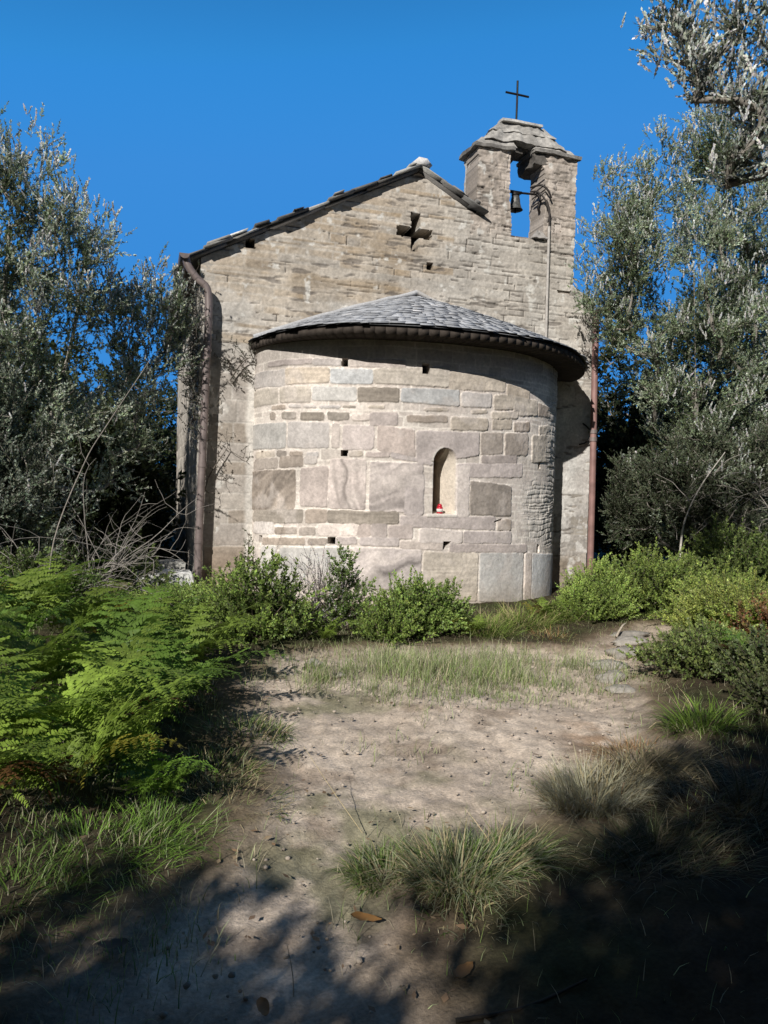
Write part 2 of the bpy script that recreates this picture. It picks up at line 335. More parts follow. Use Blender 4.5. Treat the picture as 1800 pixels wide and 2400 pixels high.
# ---- the apse wall: stones laid out as in the place (arc length, heights of the four corners, kind)
AX, AY, AR = .067, 1.246, 2.665
PHI = math.acos(AY / AR)
EX, EA, EB = -.02, 2.25, 1.42          # half-ellipse plan: centre, half width, projection
def plan(th, off=0.):
    nx, ny = EB * np.sin(th), -EA * np.cos(th); l = np.hypot(nx, ny) + 1e-9
    return EX + EA * np.sin(th) + nx / l * off, -EB * np.cos(th) + ny / l * off, nx / l, ny / l
def s2th(s): return np.arcsin(np.clip(np.sin(s / AR) / sin(PHI), -1, 1))
STONES = [
    (-2.665, -1.904, 2.996, 3.0, 3.06, 3.062, 'p'),
    (-1.891, -1.484, 2.982, 2.97, 3.057, 3.044, 'm'),
    (-1.367, -0.609, 2.961, 2.956, 3.051, 3.057, 'm'),
    (-2.888, -2.348, 2.757, 2.739, 2.939, 2.937, 'g'),
    (-2.324, -1.649, 2.761, 2.765, 2.954, 2.933, 't'),
    (-1.624, -1.043, 2.758, 2.756, 2.923, 2.919, 'u'),
    (-1.021, -0.01, 2.768, 2.759, 2.928, 2.995, 't'),
    (-2.901, -2.468, 2.509, 2.522, 2.715, 2.71, 't'),
    (-2.42, -1.921, 2.532, 2.526, 2.712, 2.709, 't'),
    (-1.887, -1.266, 2.548, 2.542, 2.703, 2.694, 'u'),
    (-1.236, -0.69, 2.537, 2.547, 2.694, 2.703, 'd'),
    (-0.65, 0.141, 2.548, 2.531, 2.705, 2.718, 'u'),
    (-2.58, -2.317, 2.44, 2.446, 2.485, 2.488, 'b'),
    (-2.27, -2.065, 2.462, 2.456, 2.49, 2.484, 'g'),
    (-2.01, -1.827, 2.455, 2.451, 2.482, 2.478, 'g'),
    (-1.776, -1.483, 2.45, 2.447, 2.477, 2.474, 'g'),
    (-1.448, -1.269, 2.452, 2.452, 2.474, 2.474, 'd'),
    (-1.091, -0.877, 2.449, 2.453, 2.476, 2.48, 't'),
    (-2.604, -2.5, 2.315, 2.311, 2.403, 2.399, 'b'),
    (-2.376, -2.145, 2.319, 2.313, 2.399, 2.391, 'd'),
    (-2.067, -1.716, 2.299, 2.294, 2.392, 2.385, 'd'),
    (-1.657, -1.363, 2.301, 2.301, 2.392, 2.391, 'd'),
    (-1.317, -1.066, 2.294, 2.297, 2.373, 2.375, 'm'),
    (-1.054, -0.698, 2.241, 2.249, 2.387, 2.395, 'p'),
    (-2.906, -2.314, 1.947, 1.943, 2.26, 2.259, 'u'),
    (-2.27, -1.644, 1.954, 1.953, 2.262, 2.258, 'g'),
    (-1.583, -1.487, 1.954, 1.954, 2.248, 2.248, 'm'),
    (-1.428, -1.015, 1.937, 1.943, 2.221, 2.226, 'p'),
    (-0.954, -0.467, 1.94, 1.82, 2.227, 2.191, 'p'),
    (-2.858, -2.504, 1.813, 1.838, 1.902, 1.907, 't'),
    (-2.465, -2.294, 1.843, 1.842, 1.907, 1.905, 'b'),
    (-2.234, -2.023, 1.844, 1.844, 1.898, 1.897, 'b'),
    (-1.956, -1.787, 1.826, 1.827, 1.888, 1.889, 'g'),
    (-1.341, -1.157, 1.848, 1.851, 1.904, 1.907, 't'),
    (-1.111, -0.785, 1.843, 1.85, 1.899, 1.906, 'p'),
    (-0.766, -0.218, 1.843, 1.765, 1.904, 1.803, 'p'),
    (-2.874, -2.452, 1.667, 1.696, 1.794, 1.814, 'b'),
    (-2.404, -2.021, 1.703, 1.722, 1.826, 1.837, 'b'),
    (-1.994, -1.811, 1.75, 1.751, 1.837, 1.838, 'g'),
    (-2.893, -2.137, 1.134, 1.169, 1.645, 1.665, 's'),
    (-2.041, -1.641, 1.214, 1.214, 1.689, 1.705, 'p'),
    (-1.606, -1.11, 1.2, 1.195, 1.801, 1.804, 'v'),
    (-1.041, -0.339, 1.179, 1.17, 1.778, 1.767, 'w'),
    (-2.874, -2.005, 0.969, 1.006, 1.122, 1.159, 'd'),
    (-1.951, -1.645, 1.004, 1.015, 1.159, 1.168, 'b'),
    (-1.625, -0.653, 1.016, 1.021, 1.158, 1.161, 'd'),
    (-0.618, 0.776, 0.992, 0.952, 1.112, 1.116, 'p'),
    (-2.869, -2.498, 0.822, 0.843, 0.961, 0.978, 'g'),
    (-2.465, -2.096, 0.84, 0.858, 0.92, 0.937, 'b'),
    (-2.055, -1.809, 0.837, 0.848, 0.932, 0.943, 'b'),
    (-1.753, -1.215, 0.848, 0.857, 0.979, 0.998, 'm'),
    (-1.188, -1.033, 0.849, 0.854, 0.998, 1.003, 'p'),
    (-1.015, -0.811, 0.847, 0.853, 1.003, 1.008, 'p'),
    (-0.779, -0.465, 0.842, 0.832, 0.982, 1.006, 'p'),
    (-2.702, -1.957, 0.687, 0.726, 0.776, 0.8, 'b'),
    (-1.912, -1.638, 0.728, 0.741, 0.795, 0.807, 'b'),
    (-1.505, -1.212, 0.74, 0.751, 0.824, 0.834, 'p'),
    (-1.162, -0.645, 0.741, 0.736, 0.836, 0.836, 'p'),
    (-0.626, -0.036, 0.709, 0.692, 0.8, 0.797, 'm'),
    (-2.73, -2.453, 0.128, 0.155, 0.653, 0.671, 'u'),
    (-2.379, -1.344, 0.138, 0.211, 0.659, 0.698, 'u'),
    (-1.246, -0.332, 0.215, 0.169, 0.704, 0.683, 'w'),
    (-0.289, 0.5, 0.064, 0.03, 0.666, 0.645, 't'),
    (0.545, 1.359, 0.022, -0.034, 0.639, 0.616, 'u'),
    (1.421, 1.58, -0.024, -0.04, 0.616, 0.608, 'm'),
    (1.61, 2.736, -0.015, -0.146, 0.607, 0.531, 'u'),
    (-0.142, 2.74, -0.122, -0.393, 0.012, -0.226, 't'),
    (0.013, 0.893, 2.735, 2.769, 2.946, 2.938, 't'),
    (0.934, 1.4, 2.708, 2.715, 2.859, 2.822, 't'),
    (0.192, 0.653, 2.534, 2.542, 2.697, 2.708, 'g'),
    (0.715, 1.06, 2.521, 2.55, 2.693, 2.725, 't'),
    (1.071, 1.61, 2.472, 2.506, 2.705, 2.696, 't'),
    (1.655, 2.044, 2.51, 2.518, 2.673, 2.631, 'b'),
    (-0.326, 0.002, 2.444, 2.46, 2.476, 2.492, 't'),
    (0.343, 0.592, 2.443, 2.46, 2.481, 2.498, 't'),
    (0.677, 1.153, 2.397, 2.433, 2.479, 2.518, 't'),
    (-0.563, -0.016, 2.292, 2.314, 2.371, 2.394, 'b'),
    (0.042, 0.598, 2.232, 2.248, 2.375, 2.383, 't'),
    (0.682, 1.033, 2.261, 2.284, 2.376, 2.402, 't'),
    (1.075, 1.425, 2.255, 2.28, 2.374, 2.401, 'b'),
    (1.696, 2.071, 2.251, 2.279, 2.361, 2.392, 't'),
    (-0.429, 0.463, 1.791, 1.916, 2.18, 2.196, 'p'),
    (0.51, 0.869, 1.931, 1.947, 2.196, 2.218, 'b'),
    (0.926, 1.386, 1.937, 1.959, 2.211, 2.242, 'b'),
    (1.514, 2.102, 1.87, 1.896, 2.218, 2.259, 't'),
    (0.517, 1.16, 1.816, 1.841, 1.905, 1.934, 'p'),
    (0.149, 1.281, 1.626, 1.658, 1.784, 1.827, 'p'),
    (-0.564, -0.324, 1.135, 1.14, 1.624, 1.63, 'p'),
    (0.364, 1.058, 1.154, 1.142, 1.574, 1.521, 'b'),
    (0.157, 0.331, 1.127, 1.128, 1.758, 1.764, 'm'),
    (0.831, 1.072, 0.951, 0.947, 1.077, 1.075, 'b'),
    (-0.362, 0.247, 0.795, 0.784, 0.958, 0.924, 'm'),
    (0.276, 1.08, 0.784, 0.769, 0.924, 0.915, 'p'),
    (0.066, 1.441, 0.671, 0.633, 0.767, 0.738, 'p'),
]
SC = {'g': (.46, .43, .415), 'p': (.46, .405, .385), 't': (.45, .40, .345), 'b': (.335, .29, .255), 'd': (.29, .255, .22), 'u': (.455, .45, .445),
      'm': (.55, .495, .465), 's': (.35, .305, .27), 'v': (.43, .38, .36), 'w': (.44, .39, .37)}
st = .0095
ss = np.linspace(-AR * PHI, AR * PHI, 607); zs = np.arange(-.3, 3.34, st)
S, Z = np.meshgrid(ss, zs)
wx = S + .014 * fbm(S, Z, 6, 3, 201); wz = Z + .009 * fbm(S, Z, 6, 3, 202)
mort = np.array((.75, .70, .645))
C = mixc(mort, (.62, .565, .515), sstep(-.1, .4, fbm(S, Z, 3, 4, 203)))
rv0, d0, _ = courses(S, Z, 61, (.05, .16), (.15, .5), warp=.03)          # smaller stones half buried in mortar between the large ones
C = mixc(C, mixc((.40, .355, .325), (.56, .50, .465), rv0[..., 0]), sstep(.004, .016, d0) * (.35 + .5 * rv0[..., 1]))
disp = -.004 + .004 * fbm(S, Z, 10, 4, 204)
cover = np.zeros(S.shape)
for k, (s0, s1, zb0, zb1, zt0, zt1, c) in enumerate(STONES):
    m = (S > s0 - .1) & (S < s1 + .1) & (Z > min(zb0, zb1) - .1) & (Z < max(zt0, zt1) + .1)
    if not m.any(): continue
    a, b = wx[m], wz[m]; t = np.clip((a - s0) / (s1 - s0), 0, 1)
    db = b - (zb0 + (zb1 - zb0) * t); dt = (zt0 + (zt1 - zt0) * t) - b; dl = a - s0; dr = s1 - a
    rc = .02
    dx = np.minimum(dl, dr); dz = np.minimum(db, dt)
    gz = .008 if zt0 - zb0 < .12 else .013
    q = np.minimum(dx, dz) + gz + .010 * fbm(a, b, 18, 3, 600 + k) - np.where((dx < rc) & (dz < rc), (rc - np.hypot(rc - dx, rc - dz)) * 0 + np.maximum(0, np.hypot(rc - np.minimum(dx, rc), rc - np.minimum(dz, rc)) - rc) * .8, 0)
    soft = .003 + .005 * hash01(np.array([k]), np.array([3]), 5)[0]
    w = sstep(-soft * .4, soft, q)
    r3 = hash01(np.array([k, k, k]), np.array([0, 1, 2]), 9)
    col = np.array(SC[c]) * (.86 + .30 * r3[0]) * np.array((1 + .05 * (r3[1] - .5), 1, 1 - .06 * (r3[1] - .5)))
    cc = np.broadcast_to(col, (m.sum(), 3)) * (1 + .22 * fbm(a, b, 7, 4, 300 + k))[:, None]
    if c in 'svw':
        an = {'s': .95, 'v': 1.9, 'w': .28}[c] + .3 * (r3[2] - .5)
        u = (a * -sin(an) + b * cos(an)) * 9 + 1.6 * fbm(a, b, 2.2, 3, 400 + k)
        v = vn(u, (a * cos(an) + b * sin(an)) * .9, 410 + k) + .6 * vn(u * 2.7, (a * cos(an) + b * sin(an)) * 1.5, 420 + k)
        cc = cc * (1 + .95 * v)[:, None]
        cc = mixc(cc, (.50, .45, .42), sstep(.38, .52, v) * .6)
    elif c in 'td':
        cc = cc * (1 + .3 * vn(a * 2.5, b * 45, 430 + k))[:, None]
    C[m] = C[m] * (1 - w[:, None]) + cc * w[:, None]
    dd = .005 + .006 * r3[2] + (.007 if c in 'tdbs' else .003) * fbm(a, b, 12, 4, 500 + k)
    disp[m] = disp[m] * (1 - w) + dd * w
    cover[m] = np.maximum(cover[m], w)
# rough rubble round the right-hand side of the apse
rub = sstep(1.1, 1.7, S + .3 * fbm(S, Z, 2.5, 4, 205)) * sstep(1.78, 1.55, Z + .25 * fbm(S, Z, 3, 3, 206)) * sstep(.72, .80, Z + .1 * fbm(S, Z, 4, 2, 207))
rub = np.maximum(rub, sstep(1.95, 2.25, S + .3 * fbm(S, Z, 3, 3, 208)) * sstep(.6, .75, Z))
rv, d, _ = courses(S, Z, 51, (.025, .10), (.05, .26), warp=.06)
CR = mixc((.46, .44, .41), (.64, .61, .57), rv[..., 0]); CR = mixc(CR, (.17, .15, .13), sstep(.008, .002, d) * .8)  # rubble colour raised to offset the weak sunlight on this side
C = mixc(C, CR, rub * .75); disp = disp + .3 * rub * (.030 * (rv[..., 1] - .5) - .025 * sstep(.014, .002, d) + .03 * fbm(S, Z, 9, 4, 210))
# worn plaster: thin mortar film dragged over some of the stones
film = sstep(.14, .40, fbm(S, Z, 3.2, 5, 211)) * (1 - rub)
C = mixc(C, (.53, .48, .45), film * .45)
C = C * (1 + .22 * fbm(S, Z, 1.1, 4, 212))[..., None] * (1 + .14 * fbm(S, Z, 28, 3, 213))[..., None]
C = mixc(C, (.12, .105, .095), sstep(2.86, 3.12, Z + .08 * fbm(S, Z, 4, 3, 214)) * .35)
C = mixc(C, (.32, .255, .19), sstep(.38, -.05, Z + .2 * fbm(S, Z, 3, 3, 215)) * .5)
# the round-headed window: a splayed niche, steep on the left, open on the right
def win_edge(s, z):
    s0, s1, sc, zspr = -.185, .145, -.02, 1.82
    side = np.minimum(s - s0, s1 - s)
    arch = .165 - np.hypot(s - sc, np.maximum(z - zspr, 0))
    return np.where(z > zspr, arch, side), s - s0, s1 - s, z - 1.15
e, eL, eR, eB = win_edge(S + .004 * fbm(S, Z, 12, 2, 216), Z + .004 * fbm(S, Z, 12, 2, 217))
zr = np.maximum(Z - 1.82, 0); eRr = np.where(Z > 1.82, e, eR)
dep = np.minimum.reduce([np.maximum(eL, 0) * 12, np.maximum(eRr, 0) * np.where(S > -.02, 1.75, 9) , np.maximum(eB, 0) * 14, np.maximum(e, 0) * 12, np.full(S.shape, .46)])
inw = (e > 0) & (eB > 0)
dep = np.where(inw, dep, 0)
C = mixc(C, (.56, .50, .43), np.where(inw, sstep(0, .02, e), 0)); C = mixc(C, (.25, .15, .09), np.where(inw, sstep(.26, .40, dep), 0))  # shaded depth of the niche put into the colour as dark brown
sur = sstep(.05, .0, np.abs(np.where(eB > -.04, e, 9.)) ) * (~inw) * (S < 0) * sstep(.0, .12, fbm(S, Z, 6, 3, 218) + .05)
C = mixc(C, (.60, .57, .53), sur * .9)
disp = np.where(inw, -dep, disp)
sill = (S > -.27) & (S < .16) & (Z > 1.115) & (Z < 1.15); disp = np.where(sill, .016, disp); C[sill] = (.60, .56, .52)
px_, py_, nx_, ny_ = plan(s2th(S), disp)
Pn = np.stack([px_, py_, Z], -1)
inward = np.stack([-nx_, -ny_, 0 * nx_], -1)
K = np.ones((len(zs) - 1, len(ss) - 1), bool)
sc_, zc_ = S[:-1, :-1] + st / 2, Z[:-1, :-1] + st / 2
hj = .005 * fbm(sc_, zc_, 20, 2, 219)
for a0, b1, a1, b0 in ((-1.473, 3.065, -1.382, 2.955), (-1.459, 1.923, -1.359, 1.847), (-2.77, 1.915, -2.716, 1.883), (-1.62, .833, -1.511, .739), (1.731, .73, 1.82, .611), (1.701, 1.872, 1.77, 1.785), (-2.787, .803, -2.72, .7), (-.38, 3.03, -.28, 2.90)):
    K &= ~((sc_ > a0 + hj) & (sc_ < a1 + hj) & (zc_ > b0 + hj) & (zc_ < b1 + hj))
K &= ~((sc_ > -.032) & (zc_ < .798) & (zc_ > .696) & (sc_ < .089 - .9 * (.798 - zc_)))
for q in ((.80, 1.06), (.86, 1.075)): K &= ~((np.abs(sc_ - q[0]) < .05) & (np.abs(zc_ - q[1] - .25 * (sc_ - q[0])) < .012))
C = C * np.array((1.12, 1.10, 1.07)) * (1 + .22 * sstep(.9, 1.9, S))[..., None]  # right side lightened in the colour to make up for grazing sunlight
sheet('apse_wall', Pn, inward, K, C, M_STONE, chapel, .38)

# ---- apse roof: rings of thin slates on a half cone
AZ = 4.235; EZ = 3.40
def eave_o(p):   # overhang: full in front and on the right, less on the left
    return .46 - .36 * np.clip((-p - .55) / .7, 0, 1) - .06 * np.clip((p - .6) / .7, 0, 1)
def eave_z(p): return EZ - .12 * sstep(.4, 1.5, p) - .02 * sstep(-.5, -1.4, p)
def cone(p, t, lift=0.):
    ex, ey = plan(p, eave_o(p))[:2]
    ax, ay = .03, .0
    t = np.asarray(t)
    sag = -.045 * np.sin(pi * t)
    return np.stack([ax + (ex - ax) * t, np.minimum(ay + (ey - ay) * t, .01), AZ + (eave_z(p) - AZ) * t - sag + lift + 0 * p], -1)
PM = pi / 2
mb = MB(); r = np.random.default_rng(5)
pp = np.linspace(-PM, PM, 90); tt = np.linspace(0, 1, 14)
PPg, TTg = np.meshgrid(pp, tt); B = cone(PPg, TTg, -.015)
vid = np.arange(B.shape[0] * B.shape[1]).reshape(B.shape[:2])
mb.add(B, np.stack([vid[:-1, :-1], vid[:-1, 1:], vid[1:, 1:], vid[1:, :-1]], -1).reshape(-1, 4), (.22, .22, .225))
NR = 24
for i in range(NR):
    t0, t1 = i / NR, (i + 1) / NR
    p = -PM
    while p < PM:
        wd = r.uniform(.07, .26) / max(.35, 2.9 * t1); p1 = min(p + wd, PM)
        ta = max(0, t0 - .02); tb = min(1.018, t1 + r.uniform(-.006, .022))
        th = r.uniform(.004, .012); g = r.uniform(.28, .41); cc = np.array((g * .97, g, g * 1.07))
        if r.random() < .06: cc = np.array((.56, .56, .58)) * r.uniform(.8, 1.05)
        lo = cone(np.array([p, p1, p, p1]), np.array([ta, ta, tb, tb + r.uniform(-.008, .008)]), 0.)
        base = np.array([0, 0, .010, .010])[:, None] * np.array((0, 0, 1.)) + r.uniform(-.004, .004)
        lo = lo + base; up = lo + np.array((0, 0, th))
        # order: z0:(y0:x0,x1),(y1:x0,x1), z1 ...
        mb.hexa(np.vstack([lo[[2, 3, 0, 1]], up[[2, 3, 0, 1]]]), cc * (1 + r.uniform(-.1, .1)))
        p = p1 + .0015
apse_roof = mb.build('apse_roof', M_SLATE, chapel)
# soffit boards under the eaves and the thin slate edge
mb = MB()
n = 60; pp = np.linspace(-PM * .985, PM * .995, n)
for i in range(n - 1):
    q = []
    for zz in (-.105, -.02):
        for rad in (1, 0):
            for p in (pp[i], pp[i + 1] - .001):
                e_ = plan(p, eave_o(p) - .03 if rad else -.06)
                q.append((float(e_[0]), min(float(e_[1]), .0), zz + float(eave_z(p))))
    mb.hexa(q, np.array((.055, .044, .036)) * r.uniform(.9, 1.1))
tag(mb.build('soffit', M_WOOD, apse_roof))
# mortar flashing where the roof meets the gable
mb = MB()
for sgn in (-1, 1):
    P = cone(np.full(16, sgn * PM), np.linspace(-.01, .97, 16)); P[:, 1] = -.015; P[:, 2] += .045 + .012 * vn(np.arange(16) * .7, np.zeros(16), 3)
    P[0] = (.03, -.015, AZ + .06)
    mb.tube(P, .034 + .012 * vn(np.arange(16) * .9, np.ones(16), 4), 7, (.47, .45, .43) if sgn > 0 else (.42, .42, .43))
mb.build('mortar_flashing', M_STONE, apse_roof, True)

# ---- nave roof: layered stone slabs on two slopes
mb = MB(); r = np.random.default_rng(9)
sl = math.atan(SLOPE); L_ = 3.28 / cos(sl)
for sg in (-1, 1):
    ux = np.array((sg * cos(sl), 0, -sin(sl))); un = np.array((sg * sin(sl), 0, cos(sl))); o = np.array((RIDX, 0, RIDZ - .01))
    def slab(a0, a1, y0, y1, h0a, h0b, th, c, jit=.02):
        V = []
        for hh in (0, th):
            for y in (y0, y1):
                for a, h in ((a0, h0a), (a1, h0b)):
                    V.append(o + ux * (a + r.uniform(-jit, jit)) + un * (h + hh + r.uniform(-.004, .004)) + np.array((0, y + r.uniform(-jit, jit), 0)))
        mb.hexa(V, c)
    end = L_ - (0 if sg < 0 else .0)
    lim = 1.05 if sg > 0 else None
    # under-layer of long dark slabs
    a = 0.
    while a < end:
        a1 = min(a + r.uniform(.5, .9), end - .08)
        if a1 - a < .05: break
        y0 = -.06 + r.uniform(-.02, .02) if not (sg > 0 and a1 > lim) else .52
        slab(a, a1 + .02, y0, NL + .15, .004, .004, .032, np.array((.16, .15, .14)) * r.uniform(.8, 1.2))
        a = a1
    NRW = 10
    for i in range(NRW):
        a0 = end * (1 - (i + 1) / NRW) - .03; a1 = end * (1 - i / NRW) + r.uniform(0, .05)
        y = -.12 + r.uniform(-.04, .03)
        if sg > 0 and a1 > lim + .12: y = .54
        while y < NL + .2:
            y1 = y + r.uniform(.35, .8); th = r.uniform(.015, .035)
            g = r.uniform(.10, .26); c = np.array((g, g * .97, g * .92))
            if r.random() < .16: c = np.array((.46, .45, .42)) * r.uniform(.8, 1.1)
            ja = r.uniform(-.03, .04)
            slab(max(a0, -.02), a1 + ja, y, min(y1, NL + .22), .038, .050, th, c)
            if r.random() < .7: slab(max(a0, -.02) + r.uniform(.03, .2), a1 + ja - r.uniform(.02, .25), y - r.uniform(-.02, .04), min(y1, NL + .22) - .05, .050 + th * .8, .058 + th * .8, r.uniform(.012, .03), c * r.uniform(.7, 1.6))
            y = y1 + .01
nave_roof = mb.build('nave_roof', M_SLATE, chapel)
mb = MB()
for y in np.arange(-.15, NL + .1, .42):
    V = np.array([(RIDX - .15, y, RIDZ + .04), (RIDX + .15, y, RIDZ + .04), (RIDX - .15, y + .41, RIDZ + .04), (RIDX + .15, y + .41, RIDZ + .04), (RIDX - .06, y, RIDZ + .125), (RIDX + .06, y, RIDZ + .12), (RIDX - .06, y + .41, RIDZ + .125), (RIDX + .06, y + .41, RIDZ + .125)])
    mb.hexa(V + r.uniform(-.018, .018, V.shape), np.array((.72, .70, .68)) * r.uniform(.85, 1.05))
mb.build('ridge_capping', M_ROUGH, nave_roof)

# ---- bell gable behind the front sheet
def rough_block(mb, x0, x1, y0, y1, z0, z1, amp=.025, st=.05, c0=(.38, .33, .285), c1=(.50, .44, .385), taper=0., seed=0):
    nx, ny, nz = [max(2, int(round((b - a) / st)) + 1) for a, b in ((x0, x1), (y0, y1), (z0, z1))]
    gx, gy, gz = np.linspace(x0, x1, nx), np.linspace(y0, y1, ny), np.linspace(z0, z1, nz)
    def face(A, B, f):
        U, W = np.meshgrid(A, B); P = f(U, W); n = np.arange(U.size).reshape(U.shape)
        q = np.stack([n[:-1, :-1], n[:-1, 1:], n[1:, 1:], n[1:, :-1]], -1).reshape(-1, 4)
        P = P.reshape(-1, 3); x, y, z = P.T
        D = np.stack([fbm(y * 1.0 + seed, z, 6, 4, 901) + .5 * fbm(y, z * 2, 16, 2, 905), fbm(x + seed, z, 6, 4, 902), fbm(x, y + seed, 6, 3, 903)], -1) * amp
        ctr = np.array([(x0 + x1) / 2, (y0 + y1) / 2, 0])
        tp = (z - z0) / (z1 - z0) * taper
        P = P.copy(); P[:, :2] += (ctr[:2] - P[:, :2]) * tp[:, None]
        cc = mixc(c0, c1, np.clip(.5 + 1.2 * fbm(x + y, z, 5, 4, 904 + seed), 0, 1)) * (1 + .35 * fbm(x - y, z * 2.5, 12, 3, 906))[:, None]
        mb.add(P + D, q, cc)
    for x in (x0, x1): face(gy, gz, lambda U, W, x=x: np.stack([0 * U + x, U, W], -1))
    for y in (y0, y1): face(gx, gz, lambda U, W, y=y: np.stack([U, 0 * U + y, W], -1))
    for z in (z0, z1): face(gx, gy, lambda U, W, z=z: np.stack([U, W, 0 * U + z], -1))
mb = MB()
LB = ((.50, .47, .43), (.66, .63, .58))
rough_block(mb, .955, 1.465, .03, .50, 5.0, 6.54, .022, .03, *LB)
rough_block(mb, 2.085, 2.60, .03, .50, 5.0, 6.60, .022, .03, (.40, .345, .30), (.52, .46, .41))
rough_block(mb, .97, 2.59, .035, .50, 4.4, 5.285, .02, .04)
belfry = mb.build('bell_gable', M_ROUGH, chapel)
mb = MB(); CG = ((.30, .285, .265), (.43, .41, .38))
DK = ((.10, .09, .08), (.17, .155, .14))
rough_block(mb, .87, 1.53, -.04, .55, 6.535, 6.585, .035, .04, (.16, .15, .14), (.30, .285, .26))
rough_block(mb, 1.86, 2.665, -.04, .55, 6.585, 6.635, .035, .04, (.16, .15, .14), (.30, .285, .26))
rough_block(mb, 1.40, 1.72, .10, .56, 6.58, 6.66, .03, .04, *DK)
rough_block(mb, 1.88, 2.12, .02, .54, 6.42, 6.62, .05, .04, *DK)
rough_block(mb, .93, 1.56, -.02, .52, 6.58, 6.70, .03, .03, *CG, taper=.22)
rough_block(mb, 1.85, 2.56, -.02, .52, 6.625, 6.72, .03, .03, *CG, taper=.2)
rough_block(mb, 1.45, 1.95, .12, .50, 6.66, 6.76, .03, .05, *DK)
rough_block(mb, 1.03, 2.40, -.01, .50, 6.68, 6.86, .05, .03, *CG, taper=.24)
rough_block(mb, 1.17, 2.24, .03, .46, 6.84, 7.01, .05, .03, *CG, taper=.36)
rough_block(mb, 1.35, 2.02, .05, .42, 7.005, 7.04, .015, .035, (.50, .48, .45), (.62, .60, .57))
mb.build('bell_gable_cap', M_ROUGH, belfry)
# wrought iron cross on top
mb = MB()
mb.tube([(1.66, .22, 7.0), (1.665, .22, 7.4), (1.665, .22, 7.72)], .016, 7)
mb.tube([(1.47, .22, 7.515), (1.665, .22, 7.515), (1.86, .22, 7.512)], .016, 7)
mb.build('iron_cross', M_IRON, chapel)

# ---- pipes
mb = MB()
lp = smoothpath([(-3.20, -.14, 4.40), (-3.17, -.15, 4.27), (-3.06, -.15, 4.12), (-2.94, -.15, 4.02), (-2.905, -.15, 3.85), (-2.905, -.15, 3.5)], 6)
mb.tube(np.vstack([lp, [(-2.94, -.15, 2.2), (-2.985, -.15, .6), (-2.985, -.15, -.08)]]), .05, 12)
dp = mb.build('drainpipe', M_PIPE, chapel, True)
for z, x in ((3.2, -2.913), (1.7, -2.953), (.7, -2.983)):
    mb = MB(); mb.tube([(x, -.15, z - .02), (x, -.15, z + .02)], .058, 12); mb.box((x - .012, -.10, z - .012), (x + .012, .0, z + .012)); mb.build('pipe_bracket', M_PIPE, dp)
mb = MB(); mb.tube([(2.955, -.12, 4.25), (2.965, -.12, 3.0), (2.985, -.12, 1.5), (2.995, -.12, -.05)], .05, 12)
dp2 = mb.build('drainpipe', M_PIPE2, chapel, True)
for z, x in ((3.9, 2.958), (2.42, 2.973), (2.30, 2.973)):
    mb = MB(); mb.tube([(x, -.12, z - .03), (x, -.12, z + .03)], .06, 12); mb.box((x - .012, -.08, z - .012), (x + .012, .0, z + .012))
    mb.build('pipe_bracket', M_PIPE, dp2)
for P_, R_ in (([(2.92, -.1, 2.3), (2.86, -.06, 2.24), (2.80, .0, 2.22)], .012), ([(2.92, -.1, 2.45), (2.88, -.04, 2.52), (2.86, .0, 2.55)], .014)):
    mb = MB(); mb.tube(P_, R_, 5); mb.build('wall_hook', M_IRON, dp2)
for x in (-3.22, 3.22):
    mb = MB(); a = np.linspace(pi, 2 * pi, 9)
    for y0, y1 in ((-.24, NL + .1),):
        V = np.array([[(x + .065 * cos(t), y, 4.40 + .065 * sin(t)) for t in a] for y in (y0, y1)]).reshape(-1, 3)
        mb.add(V, [(i, i + 1, i + 10, i + 9) for i in range(8)]); mb.add(V * 1 + np.array((0, 0, .004)), [(i + 1, i, i + 9, i + 10) for i in range(8)])
        c = np.array([(x + .065 * cos(t), y0, 4.40 + .065 * sin(t)) for t in a]); mb.add(np.vstack([c, (x, y0, 4.40)]), [(i, i + 1, 9) for i in range(8)])
    mb.build('gutter', M_PIPE, nave_roof)
mb = MB(); mb.tube([(2.135, -.035, 5.50), (2.137, -.035, 4.6), (2.14, -.035, 3.66)], .022, 8)
mb.tube([(2.14, -.04, 3.68), (2.14, -.03, 3.62)], .035, 8)
cd = mb.build('cable_conduit', M_CABLE, chapel, True)
mb = MB()
mb.tube(smoothpath([(2.135, -.035, 5.48), (2.12, -.06, 5.66), (2.06, -.06, 5.85), (1.96, .0, 6.0), (1.90, .15, 6.06)], 6), .014, 6)
mb.tube(smoothpath([(2.15, -.05, 5.92), (2.08, -.07, 6.02), (1.98, -.03, 6.10), (1.90, .15, 6.12)], 6), .016, 6)
mb.tube(smoothpath([(2.10, -.05, 5.55), (2.12, -.07, 5.72), (2.06, -.07, 5.88)], 6), .010, 6)
mb.build('loose_cable', M_RUBBER, cd, True)
mb = MB(); rough_block(mb, 1.88, 2.13, -.05, .12, 5.29, 5.42, .05, .02, (.30, .28, .26), (.45, .42, .40), taper=.7); mb.build('cement_lump', M_ROUGH, cd)

